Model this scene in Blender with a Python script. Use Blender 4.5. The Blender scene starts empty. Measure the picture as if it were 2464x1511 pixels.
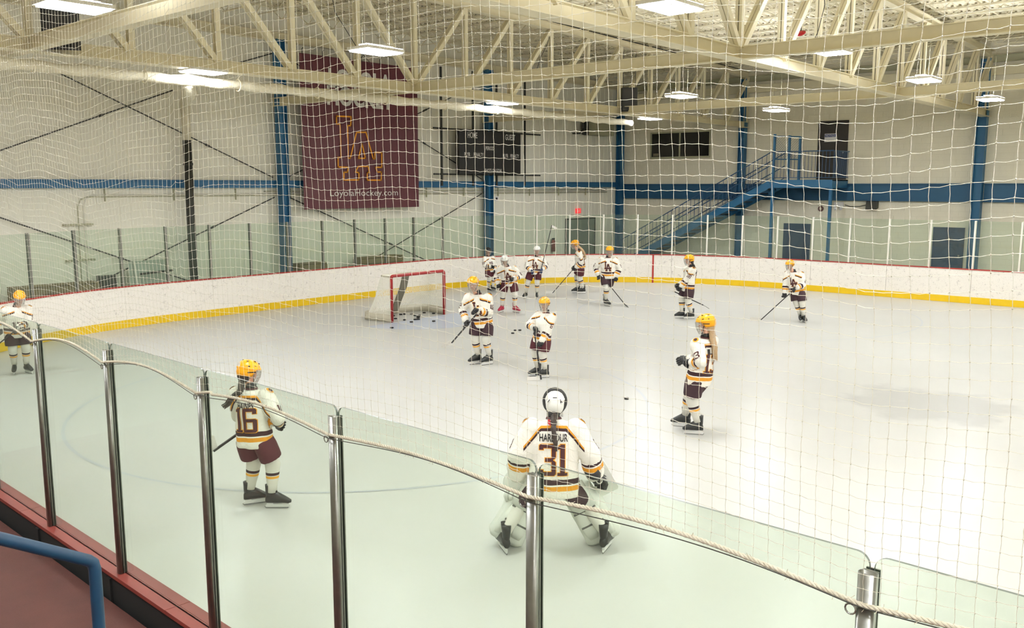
import bpy, bmesh, math, random
import numpy as np
from mathutils import Vector, Matrix
from mathutils.bvhtree import BVHTree

random.seed(7); RNG = np.random.RandomState(7)
SC = bpy.context.scene
COL = SC.collection
R = math.radians

# ------------------------------------------------------------------ camera
HC = 3.5
cam_d = bpy.data.cameras.new('camera'); cam = bpy.data.objects.new('camera', cam_d); COL.objects.link(cam)
cam.location = (0, 0, HC)
cam.rotation_euler = (R(90 - 8.241), 0, R(40.987))
cam_d.sensor_width = 36; cam_d.lens = 2130 / 2464 * 36
cam_d.clip_start = .05; cam_d.clip_end = 200
SC.camera = cam

# ------------------------------------------------------------------ world, exposure, light levels
W = bpy.data.worlds.new('world'); SC.world = W; W.use_nodes = True
W.node_tree.nodes['Background'].inputs[0].default_value = (.5, .48, .42, 1)
W.node_tree.nodes['Background'].inputs[1].default_value = .3
SC.view_settings.view_transform = 'Standard'; SC.view_settings.look = 'None'
SC.view_settings.gamma = 1; SC.view_settings.use_curve_mapping = False
SC.view_settings.exposure = 0.0
LAMP = 129.0                       # radiance of the fixture lenses
LAMP_COL = (.98, 1.0, 1.04)
try:
    SC.cycles.max_bounces = 10; SC.cycles.diffuse_bounces = 6; SC.cycles.glossy_bounces = 4
    SC.cycles.transparent_max_bounces = 24; SC.cycles.sample_clamp_indirect = 6; SC.cycles.caustics_reflective = False
    SC.cycles.use_denoising = True
except Exception:
    pass

# ------------------------------------------------------------------ helpers
def lin(c):
    c = c / 255.
    return c / 12.92 if c <= .04045 else ((c + .055) / 1.055) ** 2.4
def srgb(r, g, b): return (lin(r), lin(g), lin(b), 1)

MATS = {}
def mat(name, col, rough=.6, metal=0., noise=0., nscale=8., bump=0., bscale=60., emit=None, estr=0., spec=.5):
    if name in MATS: return MATS[name]
    m = bpy.data.materials.new(name); m.use_nodes = True
    nt = m.node_tree; b = nt.nodes['Principled BSDF']
    b.inputs['Base Color'].default_value = col; b.inputs['Roughness'].default_value = rough
    b.inputs['Metallic'].default_value = metal; b.inputs['Specular IOR Level'].default_value = spec
    m.diffuse_color = col
    tc = nt.nodes.new('ShaderNodeTexCoord')
    if noise:
        n = nt.nodes.new('ShaderNodeTexNoise'); n.inputs['Scale'].default_value = nscale; n.inputs['Detail'].default_value = 6
        nt.links.new(tc.outputs['Object'], n.inputs['Vector'])
        mx = nt.nodes.new('ShaderNodeMix'); mx.data_type = 'RGBA'
        mx.inputs['A'].default_value = tuple(max(0, c * (1 - noise)) for c in col[:3]) + (1,)
        mx.inputs['B'].default_value = tuple(min(1, c * (1 + noise * .5)) for c in col[:3]) + (1,)
        nt.links.new(n.outputs['Fac'], mx.inputs['Factor']); nt.links.new(mx.outputs['Result'], b.inputs['Base Color'])
    if bump:
        n2 = nt.nodes.new('ShaderNodeTexNoise'); n2.inputs['Scale'].default_value = bscale; n2.inputs['Detail'].default_value = 4
        nt.links.new(tc.outputs['Object'], n2.inputs['Vector'])
        bp = nt.nodes.new('ShaderNodeBump'); bp.inputs['Strength'].default_value = bump; bp.inputs['Distance'].default_value = .02
        nt.links.new(n2.outputs['Fac'], bp.inputs['Height']); nt.links.new(bp.outputs['Normal'], b.inputs['Normal'])
    if emit:
        b.inputs['Emission Color'].default_value = emit; b.inputs['Emission Strength'].default_value = estr
    MATS[name] = m
    return m

CREAM = mat('cream steel paint', srgb(226, 217, 186), .55, noise=.12, nscale=3)
DECK = mat('cream roof deck', srgb(226, 218, 190), .7, noise=.1, nscale=2)
BLUE = mat('blue paint', srgb(38, 98, 138), .45, noise=.15, nscale=3)
DBLUE = mat('blue door paint', srgb(30, 58, 95), .45, noise=.3, nscale=4)
BLACK = mat('matte black', srgb(22, 22, 22), .6)
DARKGREY = mat('dark grey steel', srgb(52, 52, 46), .6, noise=.2, nscale=9)
WHITEP = mat('white paint', srgb(222, 218, 205), .5, noise=.06)
WRAP = mat('white pipe wrap', srgb(225, 217, 190), .8, noise=.2, nscale=14, bump=.6, bscale=18)
RED = mat('red plastic cap', srgb(168, 44, 38), .42, noise=.25, nscale=7)
REDP = mat('red goal pipe', srgb(150, 30, 32), .35)
NRED = mat('near red cap', srgb(126, 50, 44), .5, noise=.25, nscale=7)
YEL = mat('yellow kick plate', srgb(226, 188, 12), .45, noise=.14, nscale=5)
ALU = mat('aluminium', srgb(140, 140, 134), .32, .9, noise=.2, nscale=30)
ALUF = mat('scuffed aluminium post', srgb(150, 150, 140), .5, .6, noise=.5, nscale=25)
WPOST = mat('white post', srgb(225, 222, 210), .5)
CONC = mat('grey concrete', srgb(120, 116, 106), .85, noise=.2, nscale=3)
FLOORRED = mat('dark red rubber floor', srgb(84, 42, 36), .75, noise=.35, nscale=6, bump=.3, bscale=200)
WOOD = mat('weathered wood', srgb(140, 122, 88), .7, noise=.3, nscale=10)
ROPE = mat('off white rope', srgb(205, 198, 178), .9, noise=.25, nscale=90)
TWINE = mat('white netting twine', srgb(228, 225, 210), .8)
_nt = TWINE.node_tree; _b = _nt.nodes['Principled BSDF']; _t = _nt.nodes.new('ShaderNodeBsdfTranslucent'); _t.inputs[0].default_value = (.75, .73, .66, 1); _mx = _nt.nodes.new('ShaderNodeMixShader'); _mx.inputs[0].default_value = .35
_nt.links.new(_b.outputs[0], _mx.inputs[1]); _nt.links.new(_t.outputs[0], _mx.inputs[2]); _nt.links.new(_mx.outputs[0], _nt.nodes['Material Output'].inputs[0])
PUCK = mat('black rubber', srgb(18, 18, 18), .6)
SKIN = mat('skin', srgb(205, 158, 132), .55, noise=.08)
HAIRD = mat('dark brown hair', srgb(48, 36, 30), .5, noise=.4, nscale=60)
HAIRB = mat('blond hair', srgb(176, 148, 112), .5, noise=.35, nscale=60)
HELY = mat('yellow helmet shell', srgb(244, 170, 12), .3, noise=.05)
HELW = mat('white helmet shell', srgb(228, 228, 222), .3)
HELB = mat('black helmet shell', srgb(24, 24, 26), .3)
CAGE = mat('steel cage wire', srgb(190, 190, 185), .35, .8)
MAROON = mat('maroon cloth', srgb(76, 26, 36), .8, noise=.15, nscale=12)
DKPANT = mat('dark plum cloth', srgb(56, 34, 42), .8, noise=.15, nscale=12)
JNUM = mat('maroon twill number', srgb(66, 24, 28), .7)
JYEL = mat('gold twill', srgb(238, 165, 28), .7)
JBLK = mat('black twill', srgb(30, 26, 26), .7)
SOCKW = mat('white knit', srgb(218, 216, 206), .9, noise=.05, nscale=20)
SOCKD = mat('dark knit stripe', srgb(48, 26, 32), .9)
SOCKY = mat('gold knit stripe', srgb(230, 164, 55), .9)
GLOVE = mat('black glove leather', srgb(30, 30, 32), .5, noise=.3, nscale=20)
GLOVEB = mat('blue glove', srgb(32, 52, 96), .5, noise=.2)
BOOT = mat('black skate boot', srgb(34, 36, 36), .35, noise=.4, nscale=25)
BOOTR = mat('crimson skate boot', srgb(165, 28, 62), .35)
BLADEH = mat('white blade holder', srgb(225, 225, 222), .4)
STEEL = mat('bright steel', srgb(170, 172, 172), .25, .9)
PADW = mat('white goalie pad', srgb(222, 224, 216), .55, noise=.1, nscale=10, bump=.15, bscale=20)
PADG = mat('grey strap', srgb(95, 95, 92), .7)
SIGNW = mat('white sign', srgb(225, 225, 225), .6)
MAR_BAN = mat('maroon banner vinyl', srgb(92, 40, 50), .42, noise=.14, nscale=2.5, bump=.15, bscale=2)
LETW = mat('banner white print', srgb(215, 212, 205), .6)
LETO = mat('banner gold print', srgb(226, 150, 30), .6)
SCB = mat('scoreboard black', srgb(27, 26, 23), .5)
GREYDOOR = mat('grey door paint', srgb(120, 128, 118), .6, noise=.08)
BEIGE = mat('beige metal cabinet', srgb(170, 168, 140), .6, noise=.06)
TAPEB = mat('black composite shaft', srgb(32, 30, 32), .4)
TAPEW = mat('white stick tape', srgb(215, 212, 205), .7)
SHAFTW = mat('white shaft', srgb(215, 205, 195), .5)
GREYPAD = mat('grey padding', srgb(196, 190, 170), .8, noise=.15)
WINDK = mat('dark window glass', srgb(26, 26, 20), .15)

def emis(name, col, s):
    m = bpy.data.materials.new(name); m.use_nodes = True; nt = m.node_tree
    nt.nodes.clear(); o = nt.nodes.new('ShaderNodeOutputMaterial'); e = nt.nodes.new('ShaderNodeEmission')
    e.inputs[0].default_value = tuple(col) + (1,) if len(col) == 3 else col; e.inputs[1].default_value = s
    nt.links.new(e.outputs[0], o.inputs[0]); m.diffuse_color = tuple(col[:3]) + (1,)
    return m
LENS = emis('lit fixture lens', LAMP_COL, LAMP)
UPFILL = emis('added uplight fill', LAMP_COL, LAMP * 1.1)  # added glow on the fixture tops, fills the ceiling and walls
EXITM = emis('exit sign face', (.9, .05, .05), 1.2)

def glassmat(name, tint, gl=1.0, rough=.02, haze=0.):
    m = bpy.data.materials.new(name); m.use_nodes = True; nt = m.node_tree; nt.nodes.clear()
    o = nt.nodes.new('ShaderNodeOutputMaterial'); t = nt.nodes.new('ShaderNodeBsdfTransparent'); g = nt.nodes.new('ShaderNodeBsdfGlossy')
    f = nt.nodes.new('ShaderNodeFresnel')
    ge = nt.nodes.new('ShaderNodeNewGeometry'); mr = nt.nodes.new('ShaderNodeMapRange'); mr.inputs['To Min'].default_value = 1.45; mr.inputs['To Max'].default_value = 1 / 1.45
    nt.links.new(ge.outputs['Backfacing'], mr.inputs['Value']); nt.links.new(mr.outputs[0], f.inputs[0])
    ml = nt.nodes.new('ShaderNodeMath'); ml.operation = 'MULTIPLY'; ml.inputs[1].default_value = gl
    mx = nt.nodes.new('ShaderNodeMixShader'); t.inputs[0].default_value = tint + (1,); g.inputs['Roughness'].default_value = rough
    nt.links.new(f.outputs[0], ml.inputs[0]); nt.links.new(ml.outputs[0], mx.inputs[0])
    nt.links.new(t.outputs[0], mx.inputs[1]); nt.links.new(g.outputs[0], mx.inputs[2])
    last = mx.outputs[0]
    if haze:
        d = nt.nodes.new('ShaderNodeBsdfDiffuse'); d.inputs[0].default_value = srgb(190, 205, 190); m2 = nt.nodes.new('ShaderNodeMixShader')
        m2.inputs[0].default_value = haze; nt.links.new(last, m2.inputs[1]); nt.links.new(d.outputs[0], m2.inputs[2]); last = m2.outputs[0]
    nt.links.new(last, o.inputs[0]); m.diffuse_color = tint + (.3,)
    return m
GLASSN = glassmat('near safety glass', (.905, .95, .90), .7, haze=.012)
GLASSF = glassmat('far safety glass', (.915, .96, .92), .5, haze=.03)
GEDGE = mat('glass edge', srgb(88, 98, 88), .3)

class MB:
    def __init__(s): s.v = []; s.f = []; s.m = []; s.mats = []
    def mi(s, m):
        if m not in s.mats: s.mats.append(m)
        return s.mats.index(m)
    def add(s, vs, fs, m):
        o = len(s.v); k = s.mi(m); s.v += [tuple(map(float, q)) for q in vs]
        for f in fs: s.f.append(tuple(o + i for i in f)); s.m.append(k)
        return s
    def box(s, a, b, m):
        x0, y0, z0 = a; x1, y1, z1 = b
        if x0 > x1: x0, x1 = x1, x0
        if y0 > y1: y0, y1 = y1, y0
        if z0 > z1: z0, z1 = z1, z0
        return s.add([(x0, y0, z0), (x1, y0, z0), (x1, y1, z0), (x0, y1, z0), (x0, y0, z1), (x1, y0, z1), (x1, y1, z1), (x0, y1, z1)],
              [(0, 3, 2, 1), (4, 5, 6, 7), (0, 1, 5, 4), (1, 2, 6, 5), (2, 3, 7, 6), (3, 0, 4, 7)], m)
    def bar(s, a, b, w, h, m, up=(0, 0, 1)):
        a = Vector(a); b = Vector(b); d = (b - a).normalized(); u = Vector(up)
        if abs(d.dot(u)) > .98: u = Vector((0, 1, 0))
        r = d.cross(u).normalized() * w / 2; u = r.cross(d).normalized() * h / 2
        vs = [a - r - u, a + r - u, a + r + u, a - r + u, b - r - u, b + r - u, b + r + u, b - r + u]
        return s.add(vs, [(0, 1, 2, 3), (7, 6, 5, 4), (0, 4, 5, 1), (1, 5, 6, 2), (2, 6, 7, 3), (3, 7, 4, 0)], m)
    def tube(s, pts, r, m, n=8, cap=True):
        pts = [Vector(p) for p in pts]; rs = r if isinstance(r, (list, tuple)) else [r] * len(pts)
        rings = []; prev = None
        for i, p in enumerate(pts):
            d = (pts[min(i + 1, len(pts) - 1)] - pts[max(i - 1, 0)]).normalized()
            if prev is None:
                u = Vector((0, 0, 1)) if abs(d.z) < .9 else Vector((0, 1, 0))
            else: u = prev
            u = (u - d * u.dot(d)).normalized(); prev = u; w = d.cross(u)
            rings.append([p + (u * math.cos(2 * math.pi * k / n) + w * math.sin(2 * math.pi * k / n)) * rs[i] for k in range(n)])
        return s.rings(rings, m, cap)
    def rings(s, rings, m, cap=True, mseg=None):
        n = len(rings[0]); o = len(s.v)
        for r in rings: s.v += [tuple(q) for q in r]
        for i in range(len(rings) - 1):
            k = s.mi(mseg[i] if mseg else m)
            for j in range(n):
                s.f.append((o + i * n + j, o + i * n + (j + 1) % n, o + (i + 1) * n + (j + 1) % n, o + (i + 1) * n + j)); s.m.append(k)
        if cap:
            s.f.append(tuple(o + j for j in reversed(range(n)))); s.m.append(s.mi(mseg[0] if mseg else m))
            s.f.append(tuple(o + (len(rings) - 1) * n + j for j in range(n))); s.m.append(s.mi(mseg[-1] if mseg else m))
        return s
    def ell(s, c, r, m, nu=16, nv=10, M=None, z0=-1., z1=1.):
        c = Vector(c); rs = []
        for i in range(nv + 1):
            a = math.asin(max(-1, min(1, z0))) + (math.asin(max(-1, min(1, z1))) - math.asin(max(-1, min(1, z0)))) * i / nv
            q = []
            for j in range(nu):
                t = 2 * math.pi * j / nu
                p = Vector((r[0] * math.cos(a) * math.cos(t), r[1] * math.cos(a) * math.sin(t), r[2] * math.sin(a)))
                if abs(math.cos(a)) < 1e-3: p = Vector((r[0] * 1e-3 * math.cos(t), r[1] * 1e-3 * math.sin(t), r[2] * math.sin(a)))
                q.append(c + (M @ p if M else p))
            rs.append(q)
        return s.rings(rs, m)
    def cap(s, a, b, ra, rb, m, n=14):
        a = Vector(a); b = Vector(b); d = (b - a); L = max(d.length, 1e-4); d = d / L
        pts = []; rr = []
        for i in range(4): t = math.pi / 2 * (1 - i / 4); pts.append(a - d * ra * math.sin(t)); rr.append(max(.002, ra * math.cos(t)))
        for i in range(5): t = i / 4; pts.append(a + d * L * t); rr.append(ra + (rb - ra) * t)
        for i in range(1, 5): t = math.pi / 2 * i / 4; pts.append(b + d * rb * math.sin(t)); rr.append(max(.002, rb * math.cos(t)))
        return s.tube(pts, rr, m, n)
    def mesh(s, name, smooth=False):
        me = bpy.data.meshes.new(name); me.from_pydata(s.v, [], s.f)
        for m in s.mats: me.materials.append(m)
        if len(s.mats) > 1: me.polygons.foreach_set('material_index', s.m)
        if smooth: me.polygons.foreach_set('use_smooth', [True] * len(me.polygons))
        me.update(); return me
    def build(s, name, parent=None, smooth=False, **kw):
        o = bpy.data.objects.new(name, s.mesh(name, smooth)); COL.objects.link(o)
        if parent: o.parent = parent
        for k, v in kw.items(): o[k] = v
        return o

def thing(name, label, cat, loc=(0, 0, 0), rz=0, group=None):
    o = bpy.data.objects.new(name, None); COL.objects.link(o); o.location = loc; o.rotation_euler = (0, 0, rz)
    o.empty_display_size = .1
    o['label'] = label; o['category'] = cat
    if group: o['group'] = group
    return o
def tag(o, label, cat, group=None, kind=None):
    o['label'] = label; o['category'] = cat
    if group: o['group'] = group
    if kind: o['kind'] = kind
    return o
def copy_obj(o, name=None, parent=None):
    c = o.copy(); COL.objects.link(c)
    if parent: c.parent = parent
    return c
def copy_tree(o, parent=None):
    c = o.copy(); COL.objects.link(c); c.parent = parent
    for ch in list(o.children): copy_tree(ch, c)
    return c

def textmesh(txt, size, m, width=None, cell=.03, offset=0., extrude=0.):
    cu = bpy.data.curves.new('t', 'FONT'); cu.body = txt; cu.size = size; cu.align_x = 'CENTER'; cu.align_y = 'CENTER'
    cu.offset = offset; cu.extrude = extrude; cu.resolution_u = 3; cu.fill_mode = 'BOTH' if extrude else 'FRONT'
    o = bpy.data.objects.new('t', cu); COL.objects.link(o); bpy.context.view_layer.update()
    dg = bpy.context.evaluated_depsgraph_get()
    me = bpy.data.meshes.new_from_object(o.evaluated_get(dg)); bpy.data.objects.remove(o); bpy.data.curves.remove(cu)
    bm = bmesh.new(); bm.from_mesh(me); bpy.data.meshes.remove(me)
    xs = [v.co.x for v in bm.verts]; ys = [v.co.y for v in bm.verts]
    cx = (min(xs) + max(xs)) / 2; cy = (min(ys) + max(ys)) / 2
    sx = (width / (max(xs) - min(xs))) if width else 1
    for v in bm.verts: v.co.x = (v.co.x - cx) * sx; v.co.y -= cy
    if cell: gridcut(bm, cell)
    bm.verts.index_update()
    vs = [v.co.copy() for v in bm.verts]; fs = [[v.index for v in f.verts] for f in bm.faces]; bm.free()
    return vs, fs
def gridcut(bm, cell):
    for ax in (0, 1):
        lo = min(v.co[ax] for v in bm.verts); hi = max(v.co[ax] for v in bm.verts); t = math.floor(lo / cell) * cell
        while t < hi:
            no = Vector((1, 0, 0)) if ax == 0 else Vector((0, 1, 0)); co = no * t
            bmesh.ops.bisect_plane(bm, geom=bm.verts[:] + bm.edges[:] + bm.faces[:], plane_co=co, plane_no=no); t += cell
# emblem outline (banner units: x right, y down)
EMB = [(398,625),(528,630),(525,710),(497,708),(503,998),(521,998),(577,768),(660,768),(725,1003),(740,1003),(738,945),(800,948),(800,1078),(748,1078),(760,1120),(797,1120),(795,1192),(672,1192),(672,1125),(692,1125),(680,1070),(592,1070),(567,1120),(598,1125),(598,1190),(465,1190),(465,1122),(497,1122),(503,1078),(415,1075),(413,990),(440,990),(430,695),(400,695)]
EMBH = [(625,870),(595,998),(655,998)]
def emblem(h, cell=.03):
    bm = bmesh.new(); k = h / 567.
    for poly in (EMB, EMBH):
        vs = [bm.verts.new(((x - 600) * k, (908 - y) * k, 0)) for x, y in poly]
        for i in range(len(vs)): bm.edges.new((vs[i], vs[(i + 1) % len(vs)]))
    bmesh.ops.triangle_fill(bm, edges=bm.edges[:], use_beauty=True)
    # drop faces filling the hole
    hc = Vector(((625 - 600) * k, (908 - 955) * k, 0)); 
    for f in list(bm.faces):
        c = f.calc_center_median()
        if (c - hc).length < .02 * k * 100 and all(any((v.co - Vector(((x - 600) * k, (908 - y) * k, 0))).length < 1e-6 for x, y in EMBH) for v in f.verts): bm.faces.remove(f)
    if cell: gridcut(bm, cell)
    bm.verts.index_update(); vs = [v.co.copy() for v in bm.verts]; fs = [[v.index for v in f.verts] for f in bm.faces]; bm.free()
    return vs, fs

# ------------------------------------------------------------------ big structure
U0, V1W = -23.1, 34.0        # left (end) wall, back (side) wall
ZR = 8.35
GL = -17.2                   # goal line
def structure(mb, name, **kw):
    return mb.build(name, None, kind='structure', **kw)

mb = MB(); mb.box((U0 - 1, -8, -.3), (24, V1W + 1, -.02), CONC); structure(mb, 'floor')

# rink outline (left half): near straight, near corner, end boards, far corner, far straight
UE, VF, VN, RC = -21.6, 28.88, 2.45, 9.0
SP = 1.232
def rink_path(s, off=0.):
    """s measured from (UE, 12.6) towards the back; off>0 outwards"""
    a0 = VF - RC - 12.6; arc = RC * math.pi / 2
    if s < 0:
        b0 = 12.6 - (VN + RC); t = -s
        if t <= b0: p = (UE, 12.6 - t); n = (-1, 0)
        elif t <= b0 + arc:
            a = (t - b0) / RC; n = (-math.cos(a), -math.sin(a)); p = (UE + RC + RC * n[0], VN + RC + RC * n[1])
        else: p = (UE + RC + (t - b0 - arc), VN); n = (0, -1)
    elif s <= a0: p = (UE, 12.6 + s); n = (-1, 0)
    elif s <= a0 + arc:
        a = (s - a0) / RC; n = (-math.cos(a), math.sin(a)); p = (UE + RC + RC * n[0], VF - RC + RC * n[1])
    else: p = (UE + RC + (s - a0 - arc), VF); n = (0, 1)
    return Vector((p[0] + n[0] * off, p[1] + n[1] * off, 0)), Vector((n[0], n[1], 0))

# ice
def icemat():
    m = bpy.data.materials.new('rink ice'); m.use_nodes = True; nt = m.node_tree; b = nt.nodes['Principled BSDF']
    tc = nt.nodes.new('ShaderNodeTexCoord')
    n = nt.nodes.new('ShaderNodeTexNoise'); n.inputs['Scale'].default_value = .35; n.inputs['Detail'].default_value = 8; n.inputs['Roughness'].default_value = .6
    nt.links.new(tc.outputs['Object'], n.inputs['Vector'])
    r = nt.nodes.new('ShaderNodeValToRGB'); r.color_ramp.elements[0].position = .3; r.color_ramp.elements[1].position = .75
    r.color_ramp.elements[0].color = srgb(190, 190, 185); r.color_ramp.elements[1].color = srgb(196, 196, 191)
    nt.links.new(n.outputs['Fac'], r.inputs[0])
    # a damp grey patch on the right and thin skate scratches
    mp = nt.nodes.new('ShaderNodeMapping'); mp.inputs['Location'].default_value = (4.0 * .3, -15.0 * .36, 0)
    mp.inputs['Scale'].default_value = (.3, .36, 1); nt.links.new(tc.outputs['Object'], mp.inputs['Vector'])
    ds = nt.nodes.new('ShaderNodeVectorMath'); ds.operation = 'LENGTH'; nt.links.new(mp.outputs[0], ds.inputs[0])
    n3 = nt.nodes.new('ShaderNodeTexNoise'); n3.inputs['Scale'].default_value = 1.3; n3.inputs['Detail'].default_value = 5; nt.links.new(tc.outputs['Object'], n3.inputs['Vector'])
    ad = nt.nodes.new('ShaderNodeMath'); ad.operation = 'ADD'; nt.links.new(ds.outputs['Value'], ad.inputs[0]); nt.links.new(n3.outputs['Fac'], ad.inputs[1])
    pr = nt.nodes.new('ShaderNodeValToRGB'); pr.color_ramp.elements[0].position = .80; pr.color_ramp.elements[0].color = (.84, .84, .85, 1)
    pr.color_ramp.elements[1].position = .96; pr.color_ramp.elements[1].color = (1, 1, 1, 1); nt.links.new(ad.outputs[0], pr.inputs[0])
    mu = nt.nodes.new('ShaderNodeMix'); mu.data_type = 'RGBA'; mu.blend_type = 'MULTIPLY'; mu.inputs['Factor'].default_value = 1
    nt.links.new(r.outputs[0], mu.inputs['A']); nt.links.new(pr.outputs[0], mu.inputs['B'])
    wv = nt.nodes.new('ShaderNodeTexVoronoi'); wv.feature = 'DISTANCE_TO_EDGE'; wv.inputs['Scale'].default_value = .5
    n4 = nt.nodes.new('ShaderNodeTexNoise'); n4.inputs['Scale'].default_value = .7; nt.links.new(tc.outputs['Object'], n4.inputs['Vector'])
    nt.links.new(n4.outputs['Color'], wv.inputs['Vector'])
    sr = nt.nodes.new('ShaderNodeValToRGB'); sr.color_ramp.elements[0].position = 0.; sr.color_ramp.elements[0].color = (.975, .975, .975, 1)
    sr.color_ramp.elements[1].position = .004; sr.color_ramp.elements[1].color = (1, 1, 1, 1); nt.links.new(wv.outputs['Distance'], sr.inputs[0])
    mu2 = nt.nodes.new('ShaderNodeMix'); mu2.data_type = 'RGBA'; mu2.blend_type = 'MULTIPLY'; mu2.inputs['Factor'].default_value = 1
    nt.links.new(mu.outputs['Result'], mu2.inputs['A']); nt.links.new(sr.outputs[0], mu2.inputs['B'])
    nt.links.new(mu.outputs['Result'], b.inputs['Base Color'])
    n2 = nt.nodes.new('ShaderNodeTexNoise'); n2.inputs['Scale'].default_value = 2; n2.inputs['Detail'].default_value = 6
    nt.links.new(tc.outputs['Object'], n2.inputs['Vector'])
    b.inputs['Roughness'].default_value = .29
    b.inputs['Specular IOR Level'].default_value = .25; b.inputs['IOR'].default_value = 1.31
    return m
ICE = icemat()
poly = []
for i in range(-46, 60):
    p, _ = rink_path(i * .5, .03)
    poly.append((p.x, p.y, 0))
poly = [(23.5, VN, 0)] + [q for q in poly] + [(23.5, VF + .03, 0)]
mb = MB(); mb.add(poly, [tuple(range(len(poly)))[::-1]], ICE)
ice = structure(mb, 'ice_sheet')
mb = MB(); LINEP = mat('faint red line under ice', srgb(188, 177, 172), .29, spec=.35)
mb.add([(GL - .025, 4.6, .003), (GL + .025, 4.6, .003), (GL + .025, 26.9, .003), (GL - .025, 26.9, .003)], [(0, 1, 2, 3)], LINEP); mb.build('goal_line', ice)
CREASE = mat('pale blue crease paint', srgb(178, 185, 198), .29, spec=.35)
pts = [(GL + .03 + 1.83 * math.cos(a), 16.0 + 1.83 * math.sin(a), .0025) for a in np.linspace(-math.pi / 2, math.pi / 2, 40)]
mb = MB(); mb.add(pts, [tuple(range(40))], CREASE); mb.build('goal_crease', ice)
CIRC = mat('faint circle line', srgb(177, 181, 184), .29, spec=.35)
def ring(cx, cy, r, w, z=.0028):
    m_ = MB(); n = 96; vs = []; fs = []
    for i in range(n):
        a = 2 * math.pi * i / n; vs += [(cx + (r - w / 2) * math.cos(a), cy + (r - w / 2) * math.sin(a), z), (cx + (r + w / 2) * math.cos(a), cy + (r + w / 2) * math.sin(a), z)]
        j = (i + 1) % n; fs.append((2 * i, 2 * i + 1, 2 * j + 1, 2 * j))
    m_.add(vs, fs, CIRC); return m_
for cx, cy in ((-11.2, 9.3), (-11.2, 22.7)):
    ring(cx, cy, 4.57, .05).build('face_off_circle', ice)

# walls
def wall_left():
    m = mat('white wall liner panel', srgb(240, 237, 222), .6, noise=.05, nscale=.6)
    mb = MB(); v = -8.; 
    vs = []; fs = []; prof = []
    while v < V1W:
        prof += [(v, 0), (v + .27, 0), (v + .275, -.012), (v + .295, -.012), (v + .3, 0)]; v += .3
    n = len(prof)
    for (a, d) in prof: vs += [(U0 + d, a, -.05), (U0 + d, a, ZR + .5)]
    for i in range(n - 1): fs.append((2 * i, 2 * i + 2, 2 * i + 3, 2 * i + 1))
    mb.add(vs, fs, m); mb.box((U0 - .3, -8, -.05), (U0 - .05, V1W, ZR + .5), m)
    return structure(mb, 'wall_left')
wall_left()
BLOCKM = mat('painted concrete block', srgb(236, 230, 210), .8, noise=.08, nscale=1.5, bump=.35, bscale=25)
JOINTM = mat('painted mortar joint', srgb(222, 216, 196), .9)
mb = MB(); mb.box((U0 - .3, V1W + .012, -.05), (24, V1W + .3, ZR + .5), JOINTM); wb = structure(mb, 'wall_back')
mb = MB()
for r_ in range(0, 44):
    u = U0 - (.2 if r_ % 2 else 0)
    while u < 6:
        z = r_ * .2; d = random.uniform(0, .004)
        x0, x1, z0, z1 = max(u + .004, U0), u + .396, z + .004, z + .196
        mb.add([(x0, V1W + d, z0), (x1, V1W + d, z0), (x1, V1W + d, z1), (x0, V1W + d, z1), (x0, V1W + .02, z0), (x1, V1W + .02, z0), (x1, V1W + .02, z1), (x0, V1W + .02, z1)],
               [(0, 1, 2, 3), (0, 4, 5, 1), (1, 5, 6, 2), (2, 6, 7, 3), (3, 7, 4, 0)], BLOCKM); u += .4
mb.build('concrete_block', wb, kind='stuff')
mb = MB(); mb.box((23.7, -8, -.05), (24, V1W, ZR + .5), BLOCKM); structure(mb, 'wall_right')
mb = MB(); mb.box((U0, -8.3, -.05), (24, -8, ZR + .5), BLOCKM); structure(mb, 'wall_front')

# ceiling: corrugated deck, flutes along v
def ztop(v): return 8.0 + .02 * (17.1 - abs(v - 15.66) * .93)       # underside of the joist seats
vs = []; fs = []; prof = []
u = U0
while u < 24:
    prof += [(u, 0), (u + .07, 0), (u + .10, .05), (u + .17, .05)]; u += .2
vv = [-8, 15.66, V1W + .2]
for (a, d) in prof:
    for v in vv: vs.append((a, v, ztop(v) + .33 + d))
for i in range(len(prof) - 1):
    for k in range(2): fs.append((3 * i + k, 3 * i + k + 1, 3 * i + 3 + k + 1, 3 * i + 3 + k))
mb = MB(); mb.add(vs, fs, DECK)
mb.add([(U0, -8, 8.9), (24, -8, 8.9), (24, V1W + .2, 8.9), (U0, V1W + .2, 8.9)], [(0, 1, 2, 3)], DECK)
structure(mb, 'ceiling')

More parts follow.
